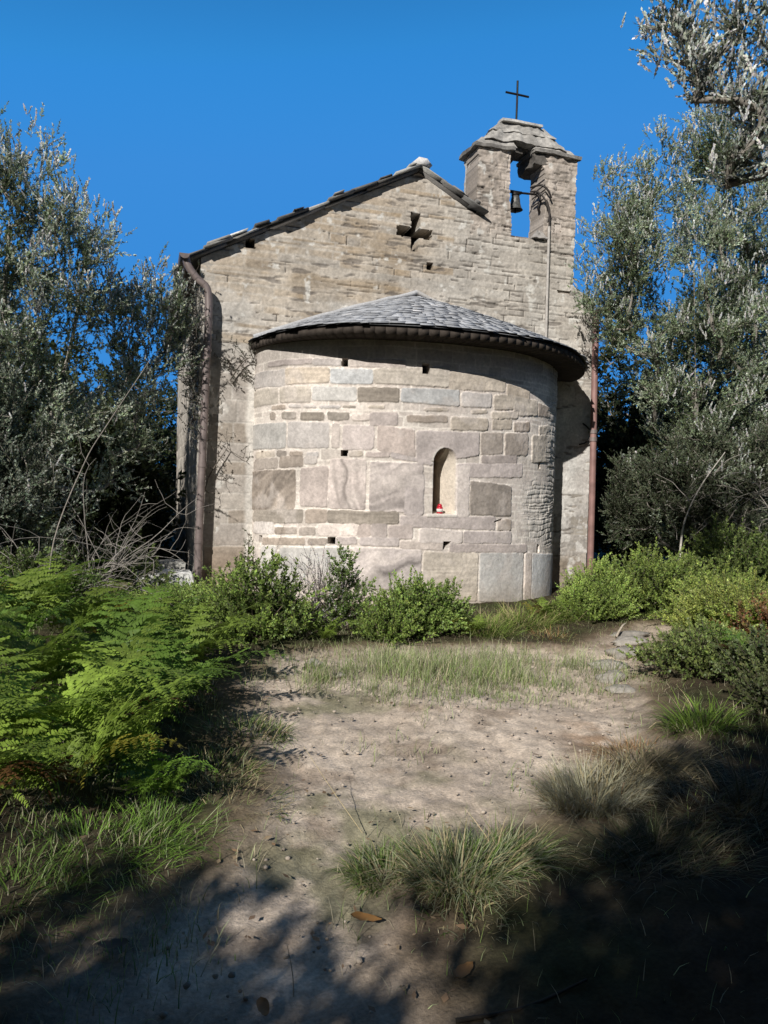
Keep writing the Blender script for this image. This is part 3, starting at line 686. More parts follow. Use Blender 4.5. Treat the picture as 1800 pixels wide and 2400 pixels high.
# ---- bell
bell = thing('bronze_bell', 'small weathered bell hanging from a bar in the opening of the bell gable', 'bell', (1.70, .25, 5.85))
mb = MB(); mb.lathe([(.0, .0), (.045, .0), (.06, -.012), (.068, -.05), (.075, -.11), (.085, -.16), (.105, -.20), (.118, -.215), (.112, -.217), (.095, -.19), (.06, -.05), (.0, -.03)], (0, 0, .15), 24)
mb.build('bell_body', M_BRONZE, bell, True)
mb = MB(); mb.tube([(0, 0, .1), (.004, 0, -.08)], .008, 6); mb.lathe([(0, -.03), (.018, -.02), (.022, 0), (.015, .018), (0, .022)], (.004, 0, -.085), 10)
mb.build('clapper', M_IRON, bell, True)
mb = MB(); mb.tube([(-.24, 0, .215), (.0, 0, .205), (.38, 0, .225)], .016, 6); mb.box((-.055, -.03, .15), (.055, .03, .20)); mb.box((-.10, -.02, .19), (.10, .02, .225)); mb.tube(smoothpath([(-.12, 0, .2), (-.16, -.03, .05), (-.19, -.04, -.06), (-.235, -.03, -.05)], 5), .014, 6); mb.tube(smoothpath([(.3, -.1, .2), (.36, -.13, .1), (.33, -.12, -.02), (.38, -.1, -.1)], 5), .022, 6)
mb.build('hanging_bar', M_IRON, bell)

# ---- the red grave light on the window sill
cq = -.085 / AR; cr_ = AR - .05
cx_ = plan(s2th(np.array(-.068)), -.05)
cl = thing('grave_candle', 'small red grave candle with a white label standing in the apse window', 'candle', (float(cx_[0]), float(cx_[1]), 1.152))
mb = MB(); mb.lathe([(0, 0), (.036, 0), (.040, .008), (.040, .075), (.034, .088), (.0, .088)], (0, 0, 0), 16); mb.build('cup', M_RED, cl, True)
mb = MB(); mb.lathe([(.0405, .022), (.0412, .022), (.0412, .062), (.0405, .062)], (0, 0, 0), 16); mb.build('label_band', M_WHITE, cl, True)
mb = MB(); mb.lathe([(.030, .088), (.031, .10), (.026, .115), (.012, .125), (0, .126)], (0, 0, 0), 16); mb.build('lid', M_RED, cl, True)

# ------------------------------------------------------------------ ground
PATH = np.array([(-3.93, -8.01), (-3.71, -7.83), (-3.5, -7.57), (-3.22, -7.24), (-3.0, -6.7), (-2.92, -6.13), (-2.90, -5.38), (-2.95, -4.74), (-2.4, -3.9), (-1.5, -3.65),
                 (-.4, -3.75), (.43, -3.9), (1.57, -3.21), (2.2, -3.0), (1.9, -3.5), (.95, -4.16), (-.21, -5.39), (-.9, -6.51), (-.98, -6.75), (-1.75, -7.1), (-2.02, -7.12), (-2.62, -7.05), (-2.86, -7.36), (-3.01, -7.82), (-2.94, -8.4), (-3.2, -10.5), (-4.2, -10.5)])
def poly_dist(x, y, P):
    """signed distance, positive inside"""
    inside = np.zeros(x.shape, bool); d = np.full(x.shape, 1e9); n = len(P)
    for i in range(n):
        a, b = P[i], P[(i + 1) % n]
        c = ((a[1] > y) != (b[1] > y)) & (x < (b[0] - a[0]) * (y - a[1]) / (b[1] - a[1] + 1e-12) + a[0])
        inside ^= c
        ab = b - a; t = np.clip(((x - a[0]) * ab[0] + (y - a[1]) * ab[1]) / (ab @ ab), 0, 1)
        d = np.minimum(d, np.hypot(x - a[0] - t * ab[0], y - a[1] - t * ab[1]))
    return np.where(inside, d, -d)
def ground_h(x, y):
    x = np.asarray(x, float); y = np.asarray(y, float)
    lb = sstep(-3.4, -4.6, x) * .22 * sstep(-9, -7, y)
    rb = sstep(.6, 2.2, x - (y + 4.2) * .9) * .12
    far = sstep(14, 60, np.hypot(x, y)) * 3.0
    return .05 * fbm(x, y, .6, 3, 601) + .03 * fbm(x, y, 2.2, 3, 602) + lb + rb + far - .02
def axis(dense0, dense1, st, lo, hi):
    a = list(np.arange(dense0, dense1, st)); s = st
    while a[-1] < hi: s *= 1.25; a.append(a[-1] + s)
    s = st; b = [dense0]
    while b[-1] > lo: s *= 1.25; b.append(b[-1] - s)
    return np.array(b[:0:-1] + a)
gx = axis(-5.2, 3.4, .024, -220, 220); gy = axis(-9.2, -1.2, .024, -120, 320)
X, Y = np.meshgrid(gx, gy)
near = sstep(9, 5, np.hypot(X + 1.5, Y + 5.5))
pd = poly_dist(X, Y, PATH) + .22 * fbm(X, Y, 1.6, 4, 603) + .07 * fbm(X, Y, 7, 3, 604)
pm = sstep(-.22, .12, pd)
H = ground_h(X, Y) + near * (.012 * fbm(X, Y, 9, 4, 605) + .010 * fbm(X, Y, 26, 2, 606)) - .035 * pm + (1 - pm) * near * .03 * np.clip(fbm(X, Y, 5, 3, 607), 0, 1)
sand = mixc((.62, .515, .415), (.52, .42, .33), np.clip(.5 + 1.1 * fbm(X, Y, 1.4, 4, 608), 0, 1))
sand = mixc(sand, (.27, .20, .145), sstep(.18, .45, fbm(X, Y, 3.1, 4, 609)) * .6)
sand = mixc(sand, (.135, .145, .065), sstep(.16, .42, fbm(X, Y, 2.1, 5, 610)) * sstep(-1.6, -2.4, X) * .65)
sand = mixc(sand, (.28, .165, .09), sstep(.5, .0, np.hypot((X + .95) * 1., (Y + 6.25) * 1.)) * sstep(-.15, .25, fbm(X, Y, 4, 3, 611)) * .8)
sand = sand * (1 + .35 * fbm(X, Y, 16, 3, 612) + .28 * vn(X * 60, Y * 60, 617) + .3 * np.minimum(0, fbm(X, Y, 24, 2, 618) + .25))[..., None]
hum = mixc((.075, .055, .038), (.05, .055, .022), np.clip(.5 + fbm(X, Y, 2.5, 4, 613), 0, 1)) * (1 + .5 * fbm(X, Y, 20, 3, 614))[..., None]
litter_edge = sstep(-.45, -.02, pd) * (1 - pm)
hum = mixc(hum, (.25, .185, .125), litter_edge * .85)
shade = sstep(-7.9, -8.5, Y + .25 * (X + 3.) + .2 * fbm(X, Y, 2, 3, 615))  # tree shade painted into the ground colour near the camera
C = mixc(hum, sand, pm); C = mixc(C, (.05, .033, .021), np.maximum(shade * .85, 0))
C = mixc(C, (.045, .032, .02), sstep(-1.9, -1.2, X + .55 * (-7.3 - Y) + .3 * fbm(X, Y, 2, 3, 616)) * sstep(-6.6, -7.2, Y) * .9)  # shade at the lower right, likewise put into the ground colour
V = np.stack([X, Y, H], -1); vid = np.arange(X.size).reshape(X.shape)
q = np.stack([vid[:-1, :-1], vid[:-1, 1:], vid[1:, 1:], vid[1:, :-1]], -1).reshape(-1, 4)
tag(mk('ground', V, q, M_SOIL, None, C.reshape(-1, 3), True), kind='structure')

# ------------------------------------------------------------------ leaves, sprays, trees
def leaf_quads(base, d, side, ln, wd):
    """diamond leaves: (n,4,3)"""
    tip = base + d * ln[:, None]; mid = base + d * (ln * .45)[:, None]
    return np.stack([base, mid - side * (wd / 2)[:, None], tip, mid + side * (wd / 2)[:, None]], 1)

def shoot(r, L, n, ln, wd, ang, upcurl=.0, tipscale=.6, stem=.0022):
    """a straight leafy shoot along +z: (m,4,3) quads and each quad's place along it (stem: -1)"""
    t = np.sort(r.uniform(.08, 1, n)); az = np.arange(n) * 2.4 + r.uniform(-.5, .5, n)
    a = ang * (1 - .45 * t) + r.uniform(-.25, .25, n)
    d = np.stack([np.sin(a) * np.cos(az), np.sin(a) * np.sin(az), np.cos(a)], -1)
    base = np.stack([0 * t, 0 * t, t * L], -1)
    s = np.cross(d, r.normal(size=(n, 3))); s /= np.linalg.norm(s, axis=1)[:, None]
    sc = (1 - (1 - tipscale) * t) * r.uniform(.7, 1.25, n)
    Q = leaf_quads(base, d, s, ln * sc, wd * sc)
    z = np.array([0, 0, 1.]); st = []
    for k in range(2):
        s_ = np.array([cos(k * pi / 2), sin(k * pi / 2), 0]) * stem
        st.append([-s_, s_, s_ * .4 + z * L, -s_ * .4 + z * L])
    return np.concatenate([Q, np.array(st)]), np.concatenate([t, [-1, -1]])

def rot_to(d, r):
    """(N,3,3) rotations taking +z to d with a random roll"""
    d = d / (np.linalg.norm(d, axis=1)[:, None] + 1e-9)
    ref = np.where(np.abs(d[:, 2:3]) < .95, np.array([[0, 0, 1.]]), np.array([[1., 0, 0]]))
    x = np.cross(ref, d); x /= np.linalg.norm(x, axis=1)[:, None]; y = np.cross(d, x)
    a = r.uniform(0, 2 * pi, len(d))[:, None]
    return np.stack([x * np.cos(a) + y * np.sin(a), -x * np.sin(a) + y * np.cos(a), d], -1)

def foliage(name, parent, pos, dirs, scale, tmpl, base, tip, r, mat=None, jit=.3, stemcol=(.15, .13, .10)):
    """thousands of shoots as one crown mesh; base/tip colours per shoot (N,3)"""
    Vs, Cs = [], []
    pick = r.integers(0, len(tmpl), len(pos))
    for k, (Q, t) in enumerate(tmpl):
        m = pick == k; n = m.sum()
        if not n: continue
        R = rot_to(dirs[m], r)
        V = np.einsum('nij,qvj->nqvi', R, Q) * scale[m][:, None, None, None] + pos[m][:, None, None, :]
        c = base[m][:, None, :] * (1 - np.clip(t, 0, 1))[None, :, None] + tip[m][:, None, :] * np.clip(t, 0, 1)[None, :, None]
        c = c * (1 + jit * r.uniform(-1, 1, (n, len(t), 1))) * (1 + .1 * r.uniform(-1, 1, (n, len(t), 3)))
        c[:, t < 0] = stemcol
        Vs.append(V.reshape(-1, 3)); Cs.append(np.repeat(c.reshape(-1, 3), 4, 0))
    V = np.concatenate(Vs); C = np.concatenate(Cs)
    return mk(name, V, np.arange(len(V)).reshape(-1, 4), mat or M_LEAF, parent, C)

def in_ellipsoids(r, E, n, shell=.5):
    """random points in a set of ellipsoids (cx,cy,cz,rx,ry,rz); returns points, normalised radius, outward direction"""
    E = np.array(E, float); w = E[:, 3] * E[:, 4] * E[:, 5]; w = w ** .62; w /= w.sum()
    k = r.choice(len(E), n, p=w); d = r.normal(size=(n, 3)); d /= np.linalg.norm(d, axis=1)[:, None]
    rad = r.uniform(0, 1, n) ** shell
    lump = 1 + .38 * (fbm(d[:, 0] * 2 + k * 7, d[:, 2] * 2 + d[:, 1] * 2, 1.6, 2, 700))
    return E[k, :3] + d * E[k, 3:] * (rad * lump)[:, None], rad, d * (1 / E[k, 3:]) / np.linalg.norm(d / E[k, 3:], axis=1)[:, None]

def grow(r, trunks, targets, lean=.35, seg=.16, wob=.014):
    """branches: every target is joined to the nearest wood already there. returns list of (points, parent chain)"""
    nodes = []; par = []
    for P in trunks:
        for i, p in enumerate(P): nodes.append(p); par.append(len(nodes) - 2 if i else -1)
    nodes = list(map(np.asarray, nodes))
    N = np.zeros((len(nodes) + len(targets) * 14, 3)); n = len(nodes); N[:n] = nodes
    PA = np.full(len(N), -1); PA[:n] = par
    c = N[:n].mean(0); order = np.argsort(np.linalg.norm(targets - N[0], axis=1) + r.uniform(0, .3, len(targets)))
    ends = []
    for ti in order:
        t = targets[ti]; dv = t - N[:n]; d = np.linalg.norm(dv, axis=1)
        cost = d * (1 + lean * np.clip(-dv[:, 2] / (d + .01) + .3, 0, 1.3))
        j = cost.argmin(); L = d[j]; k = int(np.clip(math.ceil(L / seg), 1, 12)); a = N[j]
        bend = r.normal(size=3) * L * .06 + np.array((0, 0, -.08 * L)); prev = j
        for i in range(1, k + 1):
            f = i / k; p = a + (t - a) * f + bend * sin(pi * f) + r.normal(size=3) * wob * (i < k)
            N[n] = p; PA[n] = prev; prev = n; n += 1
        ends.append((n - 1, ti))
    return N[:n], PA[:n], ends

def branch_mesh(name, parent, N, PA, r0, rmin, col, mat=None, k=5, minr=0.):
    ch = np.zeros(len(N), int)
    for p in PA:
        if p >= 0: ch[p] += 1
    w = np.zeros(len(N))
    for i in range(len(N) - 1, -1, -1):
        if ch[i] == 0: w[i] += 1
        if PA[i] >= 0: w[PA[i]] += w[i]
    R = rmin + (r0 - rmin) * ((w - 1) / max(w.max() - 1, 1)) ** .55
    mb = MB(); done = np.zeros(len(N), bool); main = {}
    for i in range(len(N)):
        if PA[i] >= 0 and (PA[i] not in main or w[i] > w[main[PA[i]]]): main[PA[i]] = i
    for i in range(len(N)):
        s = i
        if PA[i] >= 0 and main.get(PA[i]) == i: continue
        P = []; RR = []
        if PA[i] >= 0: P.append(N[PA[i]]); RR.append(min(R[PA[i]], R[i] * 1.3))
        while True:
            P.append(N[s]); RR.append(R[s])
            if s in main: s = main[s]
            else: break
        if len(P) > 1 and RR[0] >= minr:
            kk = k if RR[0] < .03 else 8
            g = 1 + .25 * rng.uniform(-1, 1)
            mb.tube(P, RR, kk, np.array(col) * g, cap=False)
    return mb.build(name, mat or M_BARK, parent, True)

def tree(name, label, cat, trunks, E, nt, per, tm, cin, cout, ctip, seed, r0=.09, rmin=.004, up=.6, spread=.16, scale=1., shell=.5, group=None, tipw=.35, barkcol=(.27, .245, .21), thresh=0., zmin=.05, holes=.0, rad2=.75, k=5, tips=0):
    r = np.random.default_rng(seed)
    base = np.asarray(trunks[0][0], float)
    T, rad, out = in_ellipsoids(r, E, nt, shell)
    keep = T[:, 2] > zmin
    if holes: keep &= fbm(T[:, 0] * 1.0 + seed, T[:, 2] + T[:, 1], 1.3, 2, 710) > -holes
    T, rad, out = T[keep], rad[keep], out[keep]
    o = thing(name, label, cat, base, group)
    tr = [smoothpath(np.asarray(p, float) - base, 5) for p in trunks]
    N, PA, ends = grow(r, tr, T - base)
    branch_mesh('trunk', o, N, PA, r0, rmin, barkcol, k=k)
    pos, dr, rr = [], [], []
    for e, ti in ends:
        chain = [e]
        while len(chain) < 6 and PA[chain[-1]] >= 0: chain.append(PA[chain[-1]])
        ch = N[chain]; f = r.uniform(0, 1, per) ** 1.4 * (len(chain) - 1); i = np.minimum(f.astype(int), len(chain) - 2); f = f - i
        p = ch[i] * (1 - f)[:, None] + ch[i + 1] * f[:, None] + r.normal(size=(per, 3)) * spread * .35
        ax = ch[0] - ch[min(2, len(ch) - 1)]; ax = ax / (np.linalg.norm(ax) + 1e-6)
        dd = ax * .6 + out[ti] * .5 + np.array((0, 0, up)) + r.normal(size=(per, 3)) * .55
        pos.append(p); dr.append(dd); rr.append(np.full(per, rad[ti]))
    pos = np.concatenate(pos); dr = np.concatenate(dr); rr = np.concatenate(rr)
    m = pos[:, 2] + base[2] > zmin * .5; pos, dr, rr = pos[m], dr[m], rr[m]
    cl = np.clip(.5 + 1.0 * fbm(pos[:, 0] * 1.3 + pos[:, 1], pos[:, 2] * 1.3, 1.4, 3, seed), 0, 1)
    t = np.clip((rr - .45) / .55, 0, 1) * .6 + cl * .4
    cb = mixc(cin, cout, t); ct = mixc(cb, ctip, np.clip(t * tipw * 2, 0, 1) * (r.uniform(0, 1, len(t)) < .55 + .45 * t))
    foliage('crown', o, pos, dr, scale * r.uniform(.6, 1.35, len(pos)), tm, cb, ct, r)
    if tips:
        e_ = [e for e, ti in ends if rad[ti] > .62 and (out[ti][2] > -.25)]
        e_ = np.repeat(np.array(e_), tips); P = N[e_] + r.normal(size=(len(e_), 3)) * .07
        d_ = np.array((0, 0, 1.)) + r.normal(size=P.shape) * .35
        k = np.repeat(np.array((.84, .85, .80))[None], len(P), 0) * r.uniform(.7, 1.1, (len(P), 1))
        foliage('white_tips', o, P, d_, r.uniform(.5, 1.1, len(P)), TM_TIP, k * .7, k, r, jit=.15)
    return o

_r = np.random.default_rng(3)
TM_SILVER = [shoot(_r, .19, 24, .040, .017, .80) for _ in range(6)]
TM_BUD = [shoot(_r, .20, 18, .042, .022, .42, tipscale=1.1) for _ in range(5)]
TM_TIP = [shoot(_r, .15, 30, .034, .020, .36, tipscale=.9) for _ in range(4)]
TM_BROAD = [shoot(_r, .20, 14, .055, .030, 1.0) for _ in range(6)]
TM_TINY = [shoot(_r, .13, 22, .031, .018, 1.05) for _ in range(6)]
TM_HEATH = [shoot(_r, .17, 40, .030, .013, 1.05, tipscale=.6) for _ in range(6)]
TM_BIG = [shoot(_r, .34, 16, .11, .055, 1.1) for _ in range(6)]
TM_SEED = [shoot(_r, .16, 20, .018, .014, .9) for _ in range(5)]

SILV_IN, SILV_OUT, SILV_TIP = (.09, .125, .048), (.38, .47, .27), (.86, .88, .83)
# left of the chapel
tree('silvery_tree', 'tall silver-green small-leaved tree left of the chapel, pale tips against the sky', 'tree',
     [[(-5.5, -.9, 0), (-5.4, -1.0, 1.2), (-5.2, -1.1, 2.6), (-5.1, -1.1, 4.2)], [(-5.45, -.9, .4), (-4.85, -1.0, 1.7), (-4.5, -1.0, 2.9), (-4.35, -1.0, 4.0)]],
     [(-5.25, -1.1, 3.5, 1.15, 1.0, 2.0), (-4.5, -1.05, 3.2, .72, .6, 1.55), (-3.62, -.3, 3.25, .50, .4, 1.05), (-3.95, -.5, 2.3, .5, .4, .9), (-6.2, -.8, 3.6, 1.0, 1.0, 2.0)], 760, 14, TM_SILVER, SILV_IN, (.38, .46, .28), SILV_TIP, 21, .06, .0028, tips=7, holes=.30, shell=.42, spread=.22)
tree('silvery_shrub', 'dense grey-green twiggy shrub beneath the tall silvery tree on the left', 'shrub',
     [[(-4.9, -1.5, 0), (-4.9, -1.5, .7), (-4.8, -1.6, 1.4)], [(-5.0, -1.5, .1), (-5.3, -1.6, .8), (-5.5, -1.6, 1.5)]],
     [(-5.15, -1.5, 1.5, .75, .6, 1.05), (-5.6, -1.6, 1.4, .8, .7, 1.2)], 420, 11, TM_SILVER, (.05, .065, .038), (.24, .29, .20), (.55, .58, .52), 22, .05, .003, tips=1, tipw=.3)
# leaning leafless branches in front of them
def twig_tangle(mb, r, roots, n, L, rad, col, el=(.3, 1.3), az=None, side=4):
    for k in range(n):
        b = np.array(roots[r.integers(0, len(roots))], float) + r.normal(size=3) * np.array((.12, .12, .02))
        a = r.uniform(0, 2 * pi) if az is None else az + r.normal() * .8
        e = r.uniform(*el); l = L * r.uniform(.45, 1.2); m = 9
        P = [b]; tr_ = r.normal() * .10; te = -r.uniform(.02, .16)
        for i in range(m):
            P.append(P[-1] + l / m * np.array((cos(a) * cos(e), sin(a) * cos(e), sin(e)))); a += tr_ + r.normal() * .13; e += te + r.normal() * .10
        P = np.array(P); P[:, 2] = np.maximum(P[:, 2], .03); c_ = np.array(col) * r.uniform(.55, 1.15); R0 = rad * r.uniform(.5, 1.2)
        mb.tube(P, np.linspace(R0, R0 * .35, m + 1), 5, c_, cap=False)
        for s in range(r.integers(1, side + 1)):
            i = r.integers(2, m); a2 = a + r.normal() * 1.2; e2 = r.uniform(-.4, 1.); Q = [P[i]]
            for q in range(5):
                Q.append(Q[-1] + l * .07 * np.array((cos(a2) * cos(e2), sin(a2) * cos(e2), sin(e2)))); a2 += r.normal() * .22; e2 += r.normal() * .2
            mb.tube(np.array(Q), np.linspace(R0 * .55, R0 * .25, 6), 4, c_, cap=False)
def bare_bush(name, label, cat, base, roots, n, L, rad, seed, col, el=(.3, 1.3), az=None):
    r = np.random.default_rng(seed); o = thing(name, label, cat, base)
    mb = MB(); twig_tangle(mb, r, np.array(roots) - np.array(base), n, L, rad, col, el, az); mb.build('stem', M_BARK, o, True)
    return o
bare_bush('bare_bush', 'tangle of bare pale grey branches between the left shrub and the chapel wall', 'bush', (-4.2, -1.9, .0),
          [(-4.2, -1.9, .1), (-4.35, -1.6, .15), (-4.5, -2.3, .1), (-4.0, -2.2, .6), (-4.7, -2.4, .3)], 84, 1.3, .0055, 31, (.33, .30, .265), (.0, 1.4))
DEADP = [(-4.5, -2.8, .15), (-4.45, -2.76, .9), (-4.2, -2.74, 1.62), (-4.01, -2.73, 1.98), (-3.63, -2.73, 2.62)]
mb = MB(); mb.tube(smoothpath(DEADP, 5), np.linspace(.008, .0035, 5 * (len(DEADP) - 1) + 1), 6, (.27, .24, .21))
tag(mb.build('dead_branch', M_BARK, None, True), 'long straight dead branch leaning diagonally across the left shrubs', 'branch')

# dark trees closing the view behind
DARK_IN, DARK_OUT = (.020, .026, .012), (.050, .068, .028)
for i, (x, y, rx, rz, h, lab) in enumerate(((-4.3, 9.4, 1.9, 2.1, 2.3, 'dark rounded tree behind the chapel, just left of its side wall'), (-5.9, 5.2, 1.7, 2.0, 2.1, 'dark evergreen behind the tall silvery tree on the left'),
        (-8.4, 7.5, 2.2, 2.4, 2.6, 'dark evergreen far back at the left edge'),
        (5.6, 2.6, 1.6, 2.3, 2.4, 'dark evergreen standing right of the chapel behind the brown pipe'), (8.2, 2.6, 2.0, 3.0, 3.2, 'dark tall tree behind the silvery tree on the right'), (11.2, 3.0, 2.2, 3.2, 3.4, 'dark tree at the right edge, behind the others'), (-4.5, 3.0, .9, 1.1, 1.2, 'low dark bush beside the left side wall of the chapel'))):
    tree('evergreen_tree', lab, 'tree', [[(x, y, 0), (x + .1, y, h * .5), (x, y + .1, h)]], [(x, y, h, rx, rx, rz), (x + .2, y - .3, h * .55, rx * .95, rx * .9, h * .62)], 330, 9, TM_BIG, DARK_IN, DARK_OUT, (.085, .11, .045), 50 + i, .1, .006, scale=1.25, spread=.5, tipw=.3, group='dark trees closing the view')

# right of the chapel
tree('silvery_tree', 'broad silver-green tree right of the chapel, crown overlapping the belfry corner', 'tree',
     [[(4.4, -.7, 0), (4.35, -.8, 1.5), (4.2, -.9, 3.2), (4.1, -.9, 4.8)], [(4.4, -.7, .3), (4.9, -1.0, 2.0), (5.2, -1.0, 4.0), (5.1, -1.0, 5.8)]],
     [(4.25, -.9, 3.9, 1.35, 1.1, 1.75), (4.95, -1.0, 5.3, 1.35, 1.0, 1.15), (4.35, -.9, 2.0, 1.25, 1.0, 1.3), (3.05, -.8, 4.7, .6, .5, 1.1), (2.5, -1.15, 4.85, .46, .4, 1.3), (3.25, -.9, 5.75, .5, .5, .85), (3.9, -.9, 6.1, .65, .5, .85), (4.7, -1.0, 6.7, .9, .8, .9), (5.7, -1.0, 3.2, 1.3, 1.0, 2.4), (2.85, -.75, 4.1, .3, .3, .6)],
     1050, 16, TM_SILVER, SILV_IN, (.38, .48, .26), SILV_TIP, 23, .065, .003, tips=7, holes=.22, shell=.42, spread=.24)
tree('silvery_tree', 'tall tree at upper right, sparse white-budded branches high against the sky', 'tree',
     [[(1.9, -7.1, 0), (1.75, -7.0, 2.0), (1.2, -6.6, 3.4), (.6, -6.25, 4.3), (.25, -6.05, 4.75)], [(1.85, -7.05, 1.2), (1.5, -6.8, 3.2), (1.1, -6.5, 4.6), (.7, -6.3, 5.2)]],
     [(0.09, -5.98, 4.54, 0.39, 0.31, 0.53), (-0.3, -5.86, 4.6, 0.22, 0.19, 0.26), (-0.12, -5.89, 4.29, 0.22, 0.19, 0.25), (0.25, -6.04, 4.04, 0.31, 0.25, 0.34), (0.16, -5.98, 3.76, 0.19, 0.16, 0.22), (0.63, -6.23, 4.67, 0.31, 0.31, 0.5)],
     190, 7, TM_BUD, (.08, .10, .05), (.40, .44, .33), (.86, .88, .84), 24, .04, .0025, shell=.6, spread=.10, tipw=.9, up=.75, tips=4, scale=.62)
tree('silvery_shrub', 'grey-green twiggy shrub in deep shade right of the brown pipe', 'shrub',
     [[(4.0, -1.3, 0), (3.9, -1.4, .6), (3.8, -1.4, 1.3)], [(4.1, -1.3, 0), (4.6, -1.4, .7), (4.8, -1.4, 1.5)]],
     [(3.75, -1.2, 1.6, .8, .7, .95), (4.9, -1.3, 1.7, .9, .8, 1.1), (3.3, -.5, 1.4, .3, .3, .9)], 420, 11, TM_SILVER, (.035, .045, .022), (.12, .15, .08), (.28, .32, .23), 25, .04, .003, tipw=.25)
sap = thing('bare_sapling', 'thin pale leafless sapling rising from the bushes right of the brown pipe', 'sapling', (3.2, -1.9, 0))
mb = MB(); mb.tube(smoothpath([(0, 0, 0), (.0, 0, .7), (.05, -.02, 1.15), (.22, -.1, 1.6), (.5, -.2, 2.05)], 5), np.linspace(.020, .005, 21), 6, (.52, .48, .43))
twig_tangle(mb, np.random.default_rng(33), [(.02, 0, .85), (.12, -.05, 1.35), (.3, -.1, 1.7)], 9, .75, .006, (.42, .38, .34), (.2, .9), .2); mb.build('stem', M_BARK, sap, True)
bare_bush('bare_bush', 'tangle of thin bare branches at the right edge under the silvery tree', 'bush', (4.4, -2.3, .0),
          [(4.2, -2.4, 1.0), (4.6, -2.3, 1.2), (3.9, -2.4, 1.5)], 46, .9, .0055, 34, (.34, .31, .27), (-.5, 1.2))

# ------------------------------------------------------------------ shrubs and bushes
BRI = 2.2
def shrub(name, label, cat, c, rx, h, n, tm, cin, cout, ctip, seed, scale=1., stems=9, group=None, up=.55, jitz=0., rxy=1., stemcol=(.14, .11, .08), tipw=.5):
    r = np.random.default_rng(seed); z = float(ground_h(c[0], c[1]))
    o = thing(name, label, cat, (c[0], c[1], z), group)
    th = r.uniform(0, 2 * pi, n); u = r.uniform(0, 1, n) ** .5; el = r.uniform(-.05, 1, n)
    d = np.stack([np.cos(th) * np.sqrt(1 - np.clip(el, 0, 1) ** 2), np.sin(th) * np.sqrt(1 - np.clip(el, 0, 1) ** 2), el], -1)
    lump = 1 + .55 * fbm(d[:, 0] * 2 + seed, d[:, 1] * 2 + d[:, 2] * 2.5, 1.5, 3, seed)
    P = d * np.array((rx, rx * rxy, h)) * (u * lump)[:, None]
    P[:, 2] = np.abs(P[:, 2]) + .02
    cin, cout, ctip = [np.minimum(np.array(q) * BRI * k_, .8) for q, k_ in ((cin, .7), (cout, 1.05), (ctip, 1.35))]  # inner leaves darkened, tips lightened: shade inside the bush put into the colour
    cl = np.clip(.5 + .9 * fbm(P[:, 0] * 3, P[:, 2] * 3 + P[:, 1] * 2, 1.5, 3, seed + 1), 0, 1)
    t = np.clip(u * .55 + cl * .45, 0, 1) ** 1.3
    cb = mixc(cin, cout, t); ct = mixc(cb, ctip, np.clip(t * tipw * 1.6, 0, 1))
    dd = d * .8 + np.array((0, 0, up)) + r.normal(size=P.shape) * .4
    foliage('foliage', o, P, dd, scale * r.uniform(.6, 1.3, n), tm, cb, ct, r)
    mb = MB()
    for k in range(stems):
        i = r.integers(0, n); e = P[i] * .9; b = np.array((r.normal() * rx * .12, r.normal() * rx * .12, -.04))
        mb.tube(smoothpath([b, (b + e) / 2 + (0, 0, .06 * h) + r.normal(size=3) * .04, e], 4), np.linspace(.009, .003, 9), 5, np.array(stemcol) * r.uniform(.7, 1.3), cap=False)
    mb.build('stems', M_BARK, o, True)
    return o
YG_IN, YG_OUT, YG_TIP = (.045, .065, .015), (.17, .235, .05), (.30, .36, .10)
G_IN, G_OUT, G_TIP = (.022, .034, .012), (.075, .115, .028), (.13, .17, .05)
shrub('green_shrub', 'dark green bush at the left foot of the apse, next to the left drainpipe', 'bush', (-2.62, -3.0), .56, .66, 900, TM_TINY, (.016, .024, .009), (.065, .10, .022), (.16, .21, .05), 301, 1.25, rxy=.8)
shrub('dry_shrub', 'dry bush with grey-pink seed heads against the apse wall', 'bush', (-1.90, -2.55), .36, .80, 420, TM_SEED, (.17, .14, .13), (.36, .31, .30), (.48, .43, .42), 302, 1.0, 30, stemcol=(.2, .17, .14), tipw=.8)
shrub('leafy_shoot', 'narrow upright green shoot between the dry bush and the bright bush', 'bush', (-1.66, -2.75), .20, .88, 230, TM_TINY, G_IN, (.07, .11, .03), (.12, .16, .05), 303, 1.2, rxy=1.)
shrub('green_shrub', 'bright green rounded bush in front of the middle of the apse', 'bush', (-.98, -3.0), .50, .50, 1100, TM_TINY, YG_IN, (.10, .155, .035), (.17, .22, .06), 304, 1.15, rxy=.75)
shrub('green_shrub', 'bright green bush trailing at the near side of the rounded bush', 'bush', (-1.38, -3.3), .30, .33, 360, TM_TINY, YG_IN, (.10, .15, .03), (.18, .23, .06), 305, 1.1)
shrub('heath_bush', 'bright yellow-green heath bush at the foot of the right drainpipe', 'bush', (1.45, -2.55), .40, .50, 1000, TM_HEATH, YG_IN, (.12, .175, .035), (.21, .27, .07), 309, 1.1, up=.9)
shrub('heath_bush', 'green heath bush with drooping sprays left of the bare sapling', 'bush', (2.5, -2.35), .72, .68, 1500, TM_HEATH, (.022, .032, .010), (.085, .125, .028), (.17, .21, .05), 310, 1.25, up=.35)
shrub('heath_bush', 'green heath bush right of the bare sapling, half in shade', 'bush', (3.75, -2.45), .75, .88, 1500, TM_HEATH, (.018, .026, .009), (.06, .09, .022), (.13, .165, .045), 311, 1.3, up=.35)
shrub('heath_bush', 'low heath bush in front of the sapling with flat yellow-green sprays', 'bush', (2.55, -3.35), .52, .42, 800, TM_HEATH, YG_IN, (.10, .14, .03), (.20, .24, .06), 312, 1.2, up=.15)
